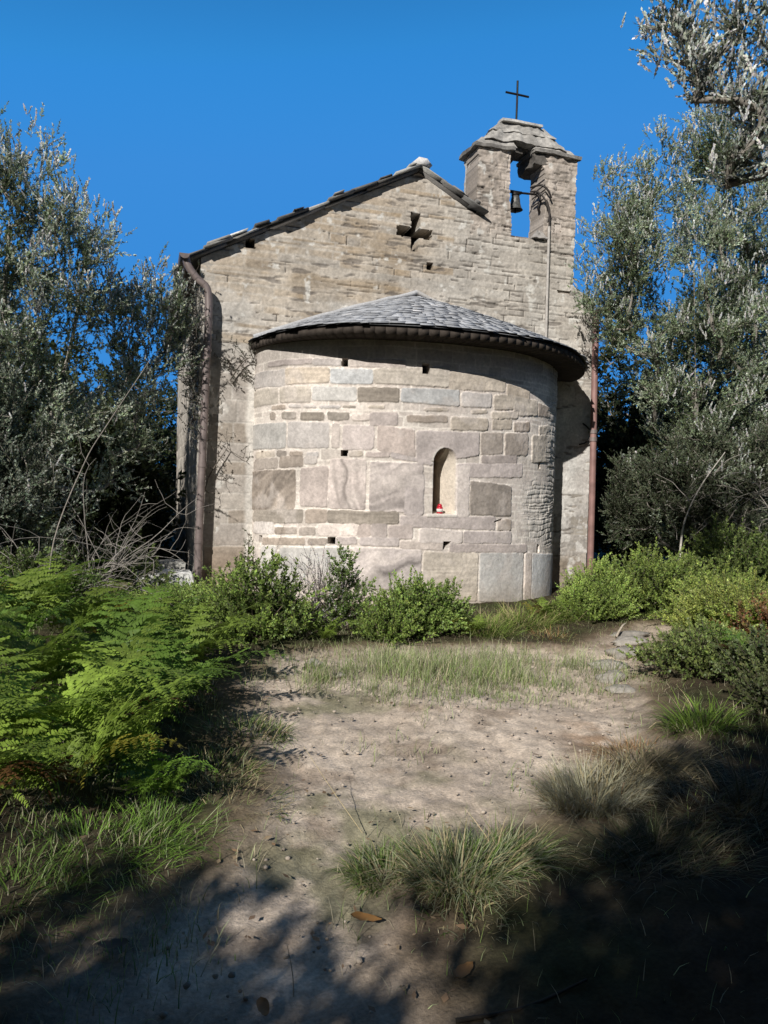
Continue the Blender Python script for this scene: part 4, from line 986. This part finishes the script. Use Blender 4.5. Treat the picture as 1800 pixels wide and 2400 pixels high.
shrub('heath_bush', 'low yellow-green mound at the right edge behind the path', 'bush', (1.85, -4.35), .58, .38, 900, TM_HEATH, YG_IN, (.11, .14, .03), (.21, .23, .06), 313, 1.15, up=.4)
shrub('reddish_shrub', 'small bush with rusty red leaves on the right of the yellow-green mound', 'bush', (1.72, -4.95), .36, .40, 380, TM_TINY, (.06, .02, .014), (.16, .055, .03), (.12, .12, .04), 314, 1.1)
shrub('dark_shrub', 'dark low bush beside the stones on the right of the path', 'bush', (.65, -5.3), .48, .24, 560, TM_TINY, (.018, .026, .009), (.06, .085, .022), (.16, .19, .06), 315, 1.15)
shrub('dark_shrub', 'dark bush at the right edge behind the green grass tuft', 'bush', (.75, -6.1), .46, .32, 560, TM_TINY, (.012, .018, .007), (.04, .055, .018), (.085, .105, .04), 316, 1.2)
shrub('dark_shrub', 'dark bush right of the path, lowest at the frame edge', 'bush', (.25, -6.6), .36, .22, 380, TM_TINY, (.012, .017, .007), (.04, .05, .018), (.09, .10, .04), 317, 1.1)
shrub('green_shrub', 'green undergrowth bush left of the pale stone step', 'bush', (-3.95, -.55), .50, .58, 700, TM_TINY, (.018, .026, .01), (.06, .085, .025), (.12, .15, .05), 318, 1.2)
shrub('green_shrub', 'low grassy bush below the bare branches at the left', 'bush', (-4.7, -2.1), .55, .50, 700, TM_TINY, (.016, .024, .009), (.05, .075, .02), (.10, .135, .045), 319, 1.2)
shrub('green_shrub', 'bright leafy bush in front of the pale stone step', 'bush', (-3.15, -1.5), .42, .18, 1000, TM_HEATH, (.025, .04, .012), (.10, .145, .035), (.17, .22, .06), 320, 1.2, up=.3)
shrub('green_shrub', 'soft green bush below the left drainpipe, behind the ferns', 'bush', (-3.35, -2.4), .58, .22, 1200, TM_HEATH, (.025, .04, .012), (.095, .14, .03), (.16, .21, .055), 321, 1.2, up=.3)
# plants growing on the wall itself
def creeper(name, label, pts, rx, n, seed, cin, ctip, leaves=True):
    r = np.random.default_rng(seed); o = thing(name, label, 'creeper', pts[0])
    b = np.array(pts[0], float); P = smoothpath(np.array(pts, float) - b, 6)
    T = P[r.integers(0, len(P), n)] + r.normal(size=(n, 3)) * np.array(rx)
    N, PA, ends = grow(r, [P], T, .0, .08, .015)
    branch_mesh('stem', o, N, PA, .010, .0025, (.13, .11, .09))
    if leaves:
        d = r.normal(size=(n, 3)) * .5 + np.array((0, -.5, .4))
        foliage('leaves', o, N[[e for e, _ in ends]], d, r.uniform(.4, .9, n), TM_TINY, mixc(cin, cin, np.zeros(n)), mixc(cin, ctip, r.uniform(0, 1, n)), r)
    return o
creeper('creeper', 'dry whitish creeper hanging on the upper left corner of the chapel', [(-3.06, .0, 2.3), (-3.08, .1, 3.0), (-3.08, .1, 3.5), (-3.10, .0, 3.9)], (.06, .22, .25), 620, 81, (.10, .11, .07), (.66, .65, .60))
creeper('creeper', 'tangled dark creeper around the left drainpipe at the height of the apse window', [(-2.93, -.10, 1.3), (-2.86, -.08, 1.55), (-2.75, -.07, 1.75), (-2.62, -.06, 1.95)], (.12, .025, .16), 34, 82, (.10, .09, .075), (.32, .30, .27))
creeper('creeper', 'dry creeper at the left end of the apse eaves', [(-2.60, -.05, 2.85), (-2.48, -.06, 3.05), (-2.38, -.08, 3.15), (-2.3, -.12, 3.15)], (.14, .04, .12), 60, 83, (.08, .08, .055), (.42, .41, .36))
creeper('creeper', 'small green creeper growing up the left edge of the apse wall', [(-2.33, -.12, .1), (-2.33, -.10, .45), (-2.32, -.08, .75)], (.05, .03, .12), 45, 84, (.05, .075, .02), (.13, .17, .05))

# ------------------------------------------------------------------ ferns
def frond(r, L, az, e0, bend, pw):
    """bracken frond: list of quads (m,4,3) and shade per quad"""
    n = 40; t = np.linspace(0, 1, n); el = e0 - bend * t ** 1.3; ds = L / (n - 1)
    fw = np.stack([np.cos(az) * np.cos(el), np.sin(az) * np.cos(el), np.sin(el)], -1)
    P = np.concatenate([[np.zeros(3)], np.cumsum(fw[:-1] * ds, 0)])
    side = np.array((-sin(az), cos(az), 0)); Q = []; S = []
    for i in range(n - 1):
        s = side * .004 * (1 - t[i] * .8); Q.append([P[i] - s, P[i] + s, P[i + 1] + s * .9, P[i + 1] - s * .9]); S.append(.7)
    up = np.cross(fw, side); up *= np.sign(up[:, 2:3] + 1e-6)
    npn = 17
    for j in range(npn):
        tj = .22 + .78 * j / npn; i = int(tj * (n - 1)); f = (tj - .22) / .78
        pl = L * pw * (1 - f) ** .75 * min(1, .55 + f * 3)
        for sg in (-1, 1):
            d = sg * side * .92 + fw[i] * (.30 + .3 * f) + r.normal(size=3) * .14; d = d / np.linalg.norm(d); pl = pl * r.uniform(.75, 1.1)
            m = max(6, int(13 * (1 - f * .5))); u = (np.arange(m) + .5) / m
            dr = -r.uniform(.05, .5) * pl * u ** 2
            c = P[i] + d * (u * pl)[:, None] + np.array((0, 0, 1.)) * dr[:, None] + r.normal(size=(m, 3)) * .002
            w = np.cross(up[i], d); w /= np.linalg.norm(w)
            for s2 in (-1, 1):
                ln = (.105 * pl * (1 - u) ** .6 + .005) * r.uniform(.75, 1.25, m)
                dd = w * s2 * .93 + d * .35
                tip = c + dd * ln[:, None] + np.array((0, 0, -.25)) * ln[:, None]
                wd = (1.05 * pl / m); a = c - d * wd * .5; b = c + d * wd * .5
                Q += list(np.stack([a, tip - d * wd * .28, tip + d * wd * .28, b], 1)); S += list(.85 + .3 * r.uniform(0, 1, m))
    return np.array(Q), np.array(S)
def fern(label, x, y, L, nf, seed, col, group=None, az0=None, spread=pi):
    r = np.random.default_rng(seed); z = float(ground_h(x, y)); o = thing('fern', label, 'fern', (x, y, z), group)
    for k in range(nf):
        az = (az0 + r.uniform(-spread, spread)) if az0 is not None else k * 2.4 + r.uniform(-.4, .4)
        Q, S = frond(r, L * 1.22 * r.uniform(.6, 1.15), az, r.uniform(1.05, 1.45), r.uniform(1.2, 2.0), r.uniform(.26, .34))
        c = np.array(col) * r.uniform(.5, 1.25)
        if r.random() < .045: c = np.array((.36, .32, .05)) * r.uniform(.8, 1.1)
        if r.random() < .03: c = np.array((.16, .08, .03))
        C = np.repeat(c[None] * S[:, None], 4, 0)
        V = Q.reshape(-1, 3) + r.normal(size=3) * .03 * np.array((1, 1, 0))
        mk('frond', V, np.arange(len(V)).reshape(-1, 4), M_FERN, o, C)
    return o
FG = (.27, .38, .065); FD = (.16, .27, .045); FY = (.29, .41, .065)
FERNS = [(-4.2, -5.5, .85, 7, FG), (-3.85, -5.0, .85, 7, FD), (-3.5, -4.75, .80, 7, FG), (-4.15, -6.35, .78, 8, FY), (-3.9, -6.05, .75, 7, FG), (-3.62, -5.75, .80, 7, FD), (-3.45, -5.3, .75, 7, FD),
         (-4.25, -7.0, .55, 7, FY), (-4.15, -3.9, .85, 7, FG), (-3.95, -3.65, .6, 7, FG), (-4.6, -4.2, .85, 7, FG), (-3.2, -4.1, .70, 7, FG), (-4.55, -5.0, .9, 7, FD), (-4.7, -6.0, .8, 7, FG), (-3.95, -2.9, .6, 7, FD), (-4.5, -3.2, .8, 7, FD),
         (-4.0, -6.75, .66, 8, FY), (-3.78, -6.42, .62, 7, FG)]
for i, (x, y, L, nf, c) in enumerate(FERNS):
    front = y < -6.3
    fern('yellowing fern at the front of the thicket on the left of the path' if front else 'green bracken fern in the thicket on the left of the path', x, y, L, nf, 400 + i, c, 'yellowing ferns at the front of the thicket' if front else 'bracken ferns left of the path')
fern('single small bright green fern standing low at the edge of the grass on the left', -3.66, -6.72, .42, 7, 440, (.20, .34, .05))
for i, (x, y, L, nf, c) in enumerate([(1.55, -4.75, .55, 8, FY), (1.05, -5.05, .50, 7, FG), (1.95, -4.2, .55, 8, FY), (.75, -5.6, .50, 7, FD), (2.2, -4.9, .6, 7, FG)]):
    fern('low fern among the bushes right of the path', x, y, L * .9, nf, 460 + i, c, 'ferns among the bushes right of the path')
for x, y, L, nf, sd, lab in ((-.42, -3.15, .36, 7, 470, 'small fern at the right side of the bright rounded bush under the apse'), (.68, -2.62, .40, 7, 471, 'small fern among the grass tufts at the right foot of the apse'), (-2.02, -3.35, .34, 6, 472, 'small fern in front of the dry bush with seed heads')):
    fern(lab, x, y, L, nf, sd, FG)

# ------------------------------------------------------------------ grass
def blades(r, P, L, az, lean, wd, bend, segs=5):
    """curved tapering blades: vertices, faces"""
    n = len(P); t = np.linspace(0, 1, segs)[None, :]
    el = (pi / 2 - lean)[:, None] - bend[:, None] * t ** 1.2
    ds = (L / (segs - 1))[:, None]
    h = np.concatenate([np.zeros((n, 1)), np.cumsum(np.cos(el[:, :-1]) * ds, 1)], 1); v = np.concatenate([np.zeros((n, 1)), np.cumsum(np.sin(el[:, :-1]) * ds, 1)], 1)
    C = P[:, None, :] + np.stack([h * np.cos(az)[:, None], h * np.sin(az)[:, None], np.maximum(v, -.01)], -1)
    tw = az + pi / 2 + r.uniform(-.9, .9, n); s = np.stack([np.cos(tw), np.sin(tw), 0 * tw], -1)
    w = (wd[:, None] * (1 - t ** 1.6 * .93) / 2)[..., None]
    V = np.stack([C - s[:, None] * w, C + s[:, None] * w], 2).reshape(-1, 3)
    b = (np.arange(n) * segs * 2)[:, None] + np.arange(segs - 1)[None] * 2
    F = np.stack([b, b + 1, b + 3, b + 2], -1).reshape(-1, 4)
    return V, F, np.repeat(np.broadcast_to(t, (n, segs)).reshape(-1), 2)
def grass_cols(r, n, segs, t, cols, wts):
    c = np.array(cols)[r.choice(len(cols), n, p=np.array(wts) / sum(wts))] * r.uniform(.7, 1.25, (n, 1))
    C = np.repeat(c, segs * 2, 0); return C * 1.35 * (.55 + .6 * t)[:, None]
G_GREEN, G_DRY, G_PALE, G_STRAW = (.10, .15, .035), (.30, .25, .14), (.25, .27, .16), (.42, .34, .20)
def tussock(label, x, y, r0, L, n, seed, cols, wts, lean0=.2, flop=None, bend=1.2, wd=.0048, group=None, cat='grass tuft'):
    r = np.random.default_rng(seed); z = float(ground_h(x, y)) - .02; n = int(n * .7)
    o = None
    a = r.uniform(0, 2 * pi, n); q = np.sqrt(r.uniform(0, 1, n)) * r0
    P = np.stack([q * np.cos(a), q * np.sin(a), np.zeros(n)], -1)
    P[:, 2] = ground_h(x + P[:, 0], y + P[:, 1]) - z - .04
    az = a + r.normal(size=n) * .7
    if flop is not None:
        k = r.uniform(0, 1, n) < .55; az[k] = flop + r.normal(size=k.sum()) * .45
    lean = np.abs(r.normal(size=n)) * .32 + lean0 * (.3 + q / r0)
    V, F, t = blades(r, P, L * r.uniform(.35, .92, n), az, lean, wd * r.uniform(.4, 1.0, n) ** 1.3 * 1.7, bend * r.uniform(.2, 1.7, n))
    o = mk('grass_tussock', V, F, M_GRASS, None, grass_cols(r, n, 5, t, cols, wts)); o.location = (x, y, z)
    return tag(o, label, cat, group)
MIX = [G_GREEN, G_DRY, G_PALE, G_STRAW]
tussock('large pale green grass tuft in the middle foreground beside the path', -2.52, -7.58, .16, .29, 2300, 501, MIX, (3, 2.5, 4, 1), .35)
tussock('leafier green grass tuft on the left of the large pale tuft', -2.74, -7.42, .14, .18, 1300, 502, MIX, (6, 1, 2, .6), .4)
tussock('grass tuft combed over to the right beside the large pale tuft', -2.30, -7.52, .13, .31, 1500, 503, MIX, (4, 2, 3, .8), .5, .15, 1.6)
tussock('dry grass tuft in the shade just in front of the large pale tuft', -2.56, -7.78, .16, .15, 700, 504, MIX, (2, 4, 3, 1), .5)
tussock('pale dry grass tuft on the right of the path with a reddish blade', -1.62, -7.12, .20, .30, 2200, 505, [(.30, .29, .19), G_DRY, (.36, .34, .25), (.3, .12, .05)], (4, 3, 4, .05), .3)
tussock('dark dry grass tuft flopping to the right, right of the pale tuft', -1.22, -7.02, .20, .42, 2200, 506, [(.17, .14, .09), G_DRY, (.12, .11, .06)], (4, 3, 3), .6, -.5, 1.9)
tussock('orange-brown dry grass patch at the edge of the sand on the right', -1.02, -6.62, .20, .16, 1100, 507, [(.36, .21, .10), (.42, .30, .17), (.25, .15, .08)], (4, 3, 2), .9, None, 1.2)
tussock('bright green broad-bladed grass tuft on the right of the path', -.48, -6.55, .16, .34, 700, 508, [(.13, .20, .03), (.09, .15, .03), G_STRAW], (5, 4, .6), .45, None, 1.3, .0065)
tussock('dark grass tuft at the lower right in deep shade', -1.75, -7.75, .28, .36, 1800, 509, [(.10, .09, .05), (.06, .07, .03), (.17, .14, .09)], (3, 3, 1), .6, -.4, 1.7)  # deep shade put into the dark blade colours
tussock('dark grass tuft at the right edge in deep shade', -1.15, -7.6, .3, .42, 1800, 510, [(.11, .10, .06), (.07, .07, .035), (.18, .15, .10)], (3, 3, 1), .6, -.6, 1.7)  # blade colours darkened for the shade here too
tussock('green and straw grass tuft at the left edge of the path below the ferns', -3.34, -6.3, .24, .22, 1400, 511, MIX, (5, 2.5, 2, 1.5), .5)
tussock('straw-coloured grass tuft where the ferns meet the path', -3.28, -6.68, .24, .17, 1200, 512, MIX, (2, 4, 2, 2), .7)
tussock('green grass tuft at the left side of the path near the dark bush', -3.10, -5.75, .26, .20, 1000, 513, MIX, (6, 2, 2, .8), .5)
tussock('bright green grass tuft at the lower left under the yellowing ferns', -3.85, -7.1, .30, .19, 1900, 514, [(.15, .26, .04), (.11, .20, .035), G_PALE], (6, 4, .6), .6)
tussock('fresh green grass tuft between the yellowing ferns and the path, lower left', -3.62, -6.95, .26, .20, 1700, 516, [(.15, .26, .04), (.11, .20, .035), G_PALE], (6, 4, 1), .6)
tussock('short green grass tuft at the left edge of the picture in the shade', -4.05, -7.45, .26, .18, 1500, 517, [(.10, .17, .03), (.08, .13, .03)], (6, 4), .6)
tussock('low green grass tuft left of the dry sand, lowest of the left side', -3.60, -7.15, .22, .13, 1000, 515, MIX, (6, 2, 1, .6), .7)
YGR = [(.20, .27, .06), (.15, .22, .045), (.36, .32, .14), (.42, .34, .20)]
tussock('yellow-green grass tuft against the apse under the round-headed window', -.22, -3.0, .32, .42, 1500, 521, YGR, (4, 4, 2, 1), .45, wd=.006)
tussock('green and straw grass tuft right of the one under the apse window', .38, -2.75, .30, .42, 1300, 522, YGR, (4, 3, 3, 2), .5, wd=.006)
tussock('bright grass tuft at the right end of the apse, left of the bright heath bush', .92, -2.5, .28, .46, 1200, 523, YGR, (5, 4, 1, 1), .45, wd=.006)
tussock('reddish dry grass tuft at the edge of the lawn in front of the apse tufts', .35, -3.4, .22, .22, 600, 524, [(.38, .22, .10), (.42, .34, .18), (.2, .24, .07)], (3, 3, 2), .6, wd=.005)
# thin and short grass nobody could count
r = np.random.default_rng(77)
def scatter(n, x0, x1, y0, y1, fn):
    x = r.uniform(x0, x1, n); y = r.uniform(y0, y1, n); k = r.uniform(0, 1, n) < fn(x, y); return x[k], y[k]
def dens(x, y):
    c = np.hypot((x + 1.20) / 1.35, (y + 4.5) / .85) + .9 * fbm(x, y, 1.7, 4, 620)
    a = sstep(1.35, .35, c) * (.35 + .65 * sstep(-.2, .2, fbm(x, y, 5, 3, 623)))                                          # the dry lawn before the apse
    p = poly_dist(x, y, PATH); b = sstep(-.05, -.35, p) * (.10 + .25 * sstep(.0, .3, fbm(x, y, 1.5, 3, 621)))
    e = sstep(-.12, -.02, p) * sstep(.12, .0, p) * .10 + .10 * sstep(.15, .4, fbm(x, y, 1.8, 3, 622))
    g = sstep(-3.3, -3.7, x) * sstep(-6.5, -6.9, y) * .75
    return np.maximum.reduce([a, b, e, g]) * (1 - .85 * sstep(-7.6, -8.1, y))
gxs, gys = scatter(190000, -5.2, 2.6, -8.8, -1.6, dens)
n = len(gxs); c_ = np.hypot((gxs + 1.30) / 1.25, (gys + 4.6) / .78) < 1.3
P = np.stack([gxs, gys, ground_h(gxs, gys) - .03], -1)
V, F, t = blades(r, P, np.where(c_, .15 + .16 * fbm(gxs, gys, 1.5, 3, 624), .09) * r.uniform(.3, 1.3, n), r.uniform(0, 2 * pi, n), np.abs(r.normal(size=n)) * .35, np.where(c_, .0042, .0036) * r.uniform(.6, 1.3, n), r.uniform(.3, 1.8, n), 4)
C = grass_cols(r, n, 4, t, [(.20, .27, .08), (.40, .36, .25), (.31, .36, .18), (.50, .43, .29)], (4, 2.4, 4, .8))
tag(mk('short_grass', V, F, M_GRASS, None, C), 'thin dry grass growing over the ground before the apse', 'grass', kind='stuff')
# fallen leaves and twigs
def dl(x, y):
    p = poly_dist(x, y, PATH); return sstep(-.7, -.1, p) * sstep(.35, -.05, p) * .8 + .035
lx, ly = scatter(4200, -5, 2.4, -8.9, -2.4, dl); n = len(lx)
P = np.stack([lx, ly, ground_h(lx, ly) + .002], -1); a = r.uniform(0, 2 * pi, n)
d = np.stack([np.cos(a), np.sin(a), r.uniform(-.05, .15, n)], -1); s = np.stack([-np.sin(a), np.cos(a), r.uniform(-.18, .18, n)], -1)
ln = r.uniform(.012, .05, n); Q = leaf_quads(P, d, s, ln, ln * r.uniform(.25, .6, n))
C = np.repeat(np.array([(.34, .22, .13), (.28, .19, .12), (.42, .31, .19), (.22, .15, .10)])[r.integers(0, 4, n)] * r.uniform(.7, 1.2, (n, 1)), 4, 0)
tag(mk('leaf_litter', Q.reshape(-1, 3), np.arange(4 * n).reshape(-1, 4), M_GRASS, None, C), 'fallen brown leaves and bits of bark scattered along the path', 'leaf litter', kind='stuff')
# pebbles
def rock_mesh(mb, c, size, rr, col, sub=(8, 12), flat=.6):
    a = np.linspace(0, pi, sub[0]); b = np.arange(sub[1]) / sub[1] * 2 * pi
    A, B = np.meshgrid(a, b, indexing='ij'); d = np.stack([np.sin(A) * np.cos(B), np.sin(A) * np.sin(B), np.cos(A)], -1)
    o = rr.uniform(0, 50)
    f = 1 + .55 * (fbm(d[..., 0] * 1.3 + o, d[..., 1] * 1.3 + d[..., 2] * 1.7, 1., 3, 640)); f[0] = f[0].mean(); f[-1] = f[-1].mean(); 
    V = d * f[..., None] * np.asarray(size) + np.asarray(c)
    v = np.arange(A.size).reshape(A.shape); v2 = np.roll(v, -1, 1)
    F = np.stack([v[:-1], v[1:], v2[1:], v2[:-1]], -1).reshape(-1, 4)
    mb.add(V, F, col)
mb = MB(); px, py = scatter(3600, -4.2, 1.8, -8.7, -3.0, lambda x, y: sstep(-.3, .1, poly_dist(x, y, PATH)) * .5 + .05)
for x, y in zip(px, py):
    s = min(abs(r.normal()) * .005 + .003, .013); rock_mesh(mb, (x, y, float(ground_h(x, y)) - .02), (s, s * r.uniform(.6, 1), s * .7), r, np.array((.40, .34, .28)) * r.uniform(.6, 1.2), (5, 7))
tag(mb.build('pebbles', M_ROUGH, None, True), 'small pebbles and crumbs of earth on the sandy path', 'pebbles', kind='stuff')
# larger stones, each its own
for i, (x, y, sx, sy, sz, lab) in enumerate(((1.25, -3.5, .24, .10, .05, 'flat pale stone at the far end of the path'), (.62, -4.3, .17, .10, .06, 'pale stone embedded at the right edge of the path, middle one'), (-.02, -5.0, .15, .09, .06, 'rounded pale stone nearest the dark bush on the right of the path'),
        (.22, -4.62, .20, .10, .05, 'flat grey stone between the pale stones right of the path'), (.95, -3.9, .18, .12, .05, 'grey stone flush with the ground behind the path bend'), (-2.32, -4.2, .07, .05, .04, 'small pale stone near the dark bush at the left foot of the apse'), (-2.2, -4.55, .06, .035, .025, 'small yellowish stone on the left side of the path'), (-.18, -5.35, .13, .08, .04, 'brown stone in the leaf litter on the right of the path'))):
    mb = MB(); rock_mesh(mb, (0, 0, 0), (sx, sy, sz), np.random.default_rng(60 + i), np.array((.36, .33, .29)) * (.75 + .07 * (i % 5)), (12, 20))
    o = mb.build('stone', M_ROUGH, None, True); o.location = (x, y, float(ground_h(x, y)) - .01); tag(o, lab, 'stone')
# the pale stone steps at the left foot of the wall
mb = MB(); rough_block(mb, -.34, .34, -.26, .26, -.1, .34, .035, .03, (.66, .65, .62), (.82, .81, .78)); o = mb.build('stone_step', M_ROUGH); o.location = (-3.42, -.42, .0); tag(o, 'pale rough stone step at the left foot of the chapel', 'stone step')
mb = MB(); rough_block(mb, -.25, .25, -.22, .22, -.1, .42, .035, .03, (.36, .35, .32), (.55, .53, .49)); o = mb.build('stone_step', M_ROUGH); o.location = (-3.40, .12, .0); tag(o, 'grey stone block behind the pale step, against the left side wall', 'stone step')
mb = MB(); rough_block(mb, -.3, .3, -.2, .2, -.1, .3, .05, .03, (.11, .11, .05), (.17, .15, .08), taper=.3); o = mb.build('mossy_stone', M_ROUGH); o.location = (-3.98, -1.25, .0); tag(o, 'mossy brown stone under the bare branches on the left', 'stone')
# sticks
def stick(label, P, R, col):
    b = np.array(P[0], float); P = [np.array((x, y, float(ground_h(x, y)) + z)) for x, y, z in P]; b = P[0]
    mb = MB(); mb.tube(smoothpath([p - b for p in P], 4), np.linspace(R, R * .5, 4 * (len(P) - 1) + 1), 6, col)
    o = mb.build('stick', M_BARK, None, True); o.location = b; return tag(o, label, 'stick')
stick('straight thin stick lying in the shade in the near foreground', [(-2.82, -8.27, .0), (-2.63, -8.31, .005), (-2.42, -8.30, .01)], .007, (.05, .042, .034))
stick('thin upright dry stalk rising from the shaded path', [(-3.23, -8.03, -.01), (-3.235, -8.03, .06), (-3.25, -8.02, .14)], .0018, (.40, .34, .25))
stick('pale bent root lying at the far end of the path', [(1.0, -3.62, .0), (1.08, -3.6, .10), (1.16, -3.55, .13)], .014, (.42, .36, .29))
stick('thin straw-coloured stalk slanting beside the large grass tuft', [(-2.75, -7.1, 0), (-2.85, -6.95, .12), (-2.95, -6.8, .26)], .002, (.45, .37, .22))
for i, (x, y, s, lab) in enumerate(((-3.74, -7.74, .05, 'curled grey bark flake on the shaded path at the lower left'), (-2.93, -7.76, .055, 'orange-brown fallen leaf left of the large grass tuft'), (-2.72, -8.1, .05, 'brown fallen leaf in front of the large grass tuft'), (-3.33, -8.1, .04, 'small fallen leaf at the very front of the path'))):
    rr = np.random.default_rng(90 + i); u = np.linspace(-1, 1, 9); v = np.linspace(-1, 1, 5); U, W = np.meshgrid(u, v)
    wd = .42 * np.sqrt(np.clip(1 - U ** 2, 0, 1)) * (1 - .25 * U)
    V = np.stack([U * s, W * wd * s, s * (.35 * (W * wd) ** 2 * 2 + .15 * U ** 2 + .05 * rr.uniform(-1, 1, U.shape))], -1)
    n_ = np.arange(U.size).reshape(U.shape); F = np.stack([n_[:-1, :-1], n_[:-1, 1:], n_[1:, 1:], n_[1:, :-1]], -1).reshape(-1, 4)
    o = mk('fallen_leaf', V.reshape(-1, 3), F, M_GRASS, None, np.tile(np.array([(.13, .11, .09), (.38, .20, .07), (.25, .14, .06), (.2, .12, .06)][i]), (U.size, 1)), True)
    o.location = (x, y, float(ground_h(x, y)) + .015); o.rotation_euler = (0, 0, rr.uniform(0, 6)); tag(o, lab, 'leaf')

# ------------------------------------------------------------------ the trees behind the place where the photographer stood; their shade falls on the foreground; the two at the side are added to block sky light
def e12(a, b): return (a * .643 + b * .766, a * .766 - b * .643)
for i, (a, b, rr_, h, nt, lab) in enumerate(((-14, -2.0, 1.4, 3.45, 260, 'shade tree behind the camera, farthest to the left'), (-14, .4, 1.45, 3.6, 320, 'shade tree behind the camera, second from the left'), (-14, 2.35, 1.15, 3.45, 320, 'shade tree behind the camera, in the middle and lowest'), (-14, 4.7, 1.4, 5.3, 520, 'tall shade tree behind the camera on the right'), (-14, 6.9, 1.6, 5.6, 420, 'tall shade tree behind the camera, second from the right'), (-13, 9.3, 1.8, 5.8, 320, 'tall shade tree behind the camera, farthest to the right'),
        (-9.0, 8.9, 1.6, 5.8, 300, 'tall unseen tree added on the right to block sky light, beside the near path'), (-5.6, 10.7, 1.7, 5.8, 300, 'tall unseen tree added on the right to block sky light, beyond the near path'))):
    x, y = e12(a, b)
    tree('shade_tree', lab, 'tree', [[(x, y, 0), (x, y, h * .4), (x + .1, y, h * .8)]], [(x, y, h * .52, rr_, rr_, h * .46)], nt, 12, TM_BIG, DARK_IN, DARK_OUT, (.085, .11, .045), 150 + i, .08, .006, scale=1.0, spread=.45, group='shade trees behind the camera', shell=.45)

# ------------------------------------------------------------------ light, sky, camera
SUN_EL, SUN_AZ = radians(32), radians(220)          # azimuth clockwise from +Y
w = bpy.data.worlds.new('World'); scene.world = w; w.use_nodes = True
nt = w.node_tree; bg = nt.nodes['Background']
sky = nt.nodes.new('ShaderNodeTexSky'); sky.sky_type = 'NISHITA'; sky.sun_disc = False; sky.sun_elevation = SUN_EL; sky.sun_rotation = SUN_AZ
sky.altitude = 900; sky.air_density = 1.0; sky.dust_density = .15; sky.ozone_density = 2.2
gr = nt.nodes.new('ShaderNodeVectorMath'); gr.operation = 'MULTIPLY'; gr.inputs[1].default_value = (.34, 1.55, 2.2)      # deeper mountain-air blue
mn = nt.nodes.new('ShaderNodeVectorMath'); mn.operation = 'MINIMUM'; mn.inputs[1].default_value = (.44, 2.65, 7.1)
nt.links.new(sky.outputs[0], gr.inputs[0]); nt.links.new(gr.outputs[0], mn.inputs[0]); tcw = nt.nodes.new('ShaderNodeTexCoord')
mn2 = nt.nodes.new('ShaderNodeVectorMath'); mn2.operation = 'MINIMUM'; mn2.inputs[1].default_value = (1.0, 1.3, 1.75); nt.links.new(sky.outputs[0], mn2.inputs[0])
dt = nt.nodes.new('ShaderNodeVectorMath'); dt.operation = 'DOT_PRODUCT'; dt.inputs[1].default_value = (sin(SUN_AZ), cos(SUN_AZ), .15); nt.links.new(tcw.outputs['Generated'], dt.inputs[0])
dr_ = nt.nodes.new('ShaderNodeMapRange'); dr_.interpolation_type = 'SMOOTHSTEP'; dr_.inputs[1].default_value = -.45; dr_.inputs[2].default_value = .35; nt.links.new(dt.outputs['Value'], dr_.inputs[0])
mxs = nt.nodes.new('ShaderNodeMix'); mxs.data_type = 'VECTOR'; nt.links.new(dr_.outputs[0], mxs.inputs['Factor']); nt.links.new(mn.outputs[0], mxs.inputs[4]); nt.links.new(mn2.outputs[0], mxs.inputs[5]); sx = nt.nodes.new('ShaderNodeSeparateXYZ'); nt.links.new(tcw.outputs['Generated'], sx.inputs[0])
zr = nt.nodes.new('ShaderNodeMapRange'); zr.interpolation_type = 'SMOOTHSTEP'; zr.inputs[1].default_value = .40; zr.inputs[2].default_value = 1.0; zr.inputs[3].default_value = 1.; zr.inputs[4].default_value = .30      # the zenith is darker
nt.links.new(sx.outputs[2], zr.inputs[0]); zs_ = nt.nodes.new('ShaderNodeVectorMath'); zs_.operation = 'SCALE'
nt.links.new(mxs.outputs[1], zs_.inputs[0]); nt.links.new(zr.outputs[0], zs_.inputs['Scale']); nt.links.new(zs_.outputs[0], bg.inputs[0]); bg.inputs[1].default_value = .10
sd = bpy.data.lights.new('sun', 'SUN'); sd.energy = 5.0; sd.angle = radians(.5); sd.color = (1., .965, .91)
so = link(bpy.data.objects.new('sun', sd))
from mathutils import Vector, Matrix
Ldir = Vector((-sin(SUN_AZ) * cos(SUN_EL), -cos(SUN_AZ) * cos(SUN_EL), -sin(SUN_EL)))
so.rotation_euler = Ldir.to_track_quat('-Z', 'Y').to_euler(); so.location = (-10, -14, 12)

cd_ = bpy.data.cameras.new('camera'); co = link(bpy.data.objects.new('camera', cd_))
yaw, pit, rol = .3133, -.0304, .0236
fwv = Vector((sin(yaw) * cos(pit), cos(yaw) * cos(pit), sin(pit))); rt = Vector((cos(yaw), -sin(yaw), 0)); upv = rt.cross(fwv)
r2 = rt * cos(rol) + upv * sin(rol); u2 = upv * cos(rol) - rt * sin(rol)
co.matrix_world = Matrix(((r2.x, u2.x, -fwv.x, -3.6636), (r2.y, u2.y, -fwv.y, -10.1165), (r2.z, u2.z, -fwv.z, 1.4427), (0, 0, 0, 1)))
cd_.sensor_fit = 'VERTICAL'; cd_.sensor_height = 36; cd_.lens = 25.995; cd_.clip_start = .05; cd_.clip_end = 1000
scene.camera = co
scene.view_settings.view_transform = 'Standard'; scene.view_settings.look = 'None'; scene.view_settings.exposure = 0; scene.view_settings.gamma = 1
cy = scene.cycles
cy.use_adaptive_sampling = True; cy.adaptive_threshold = .02; cy.max_bounces = 4; cy.diffuse_bounces = 2; cy.glossy_bounces = 2; cy.transmission_bounces = 3; cy.transparent_max_bounces = 4; cy.use_denoising = True
cy.caustics_reflective = False; cy.caustics_refractive = False
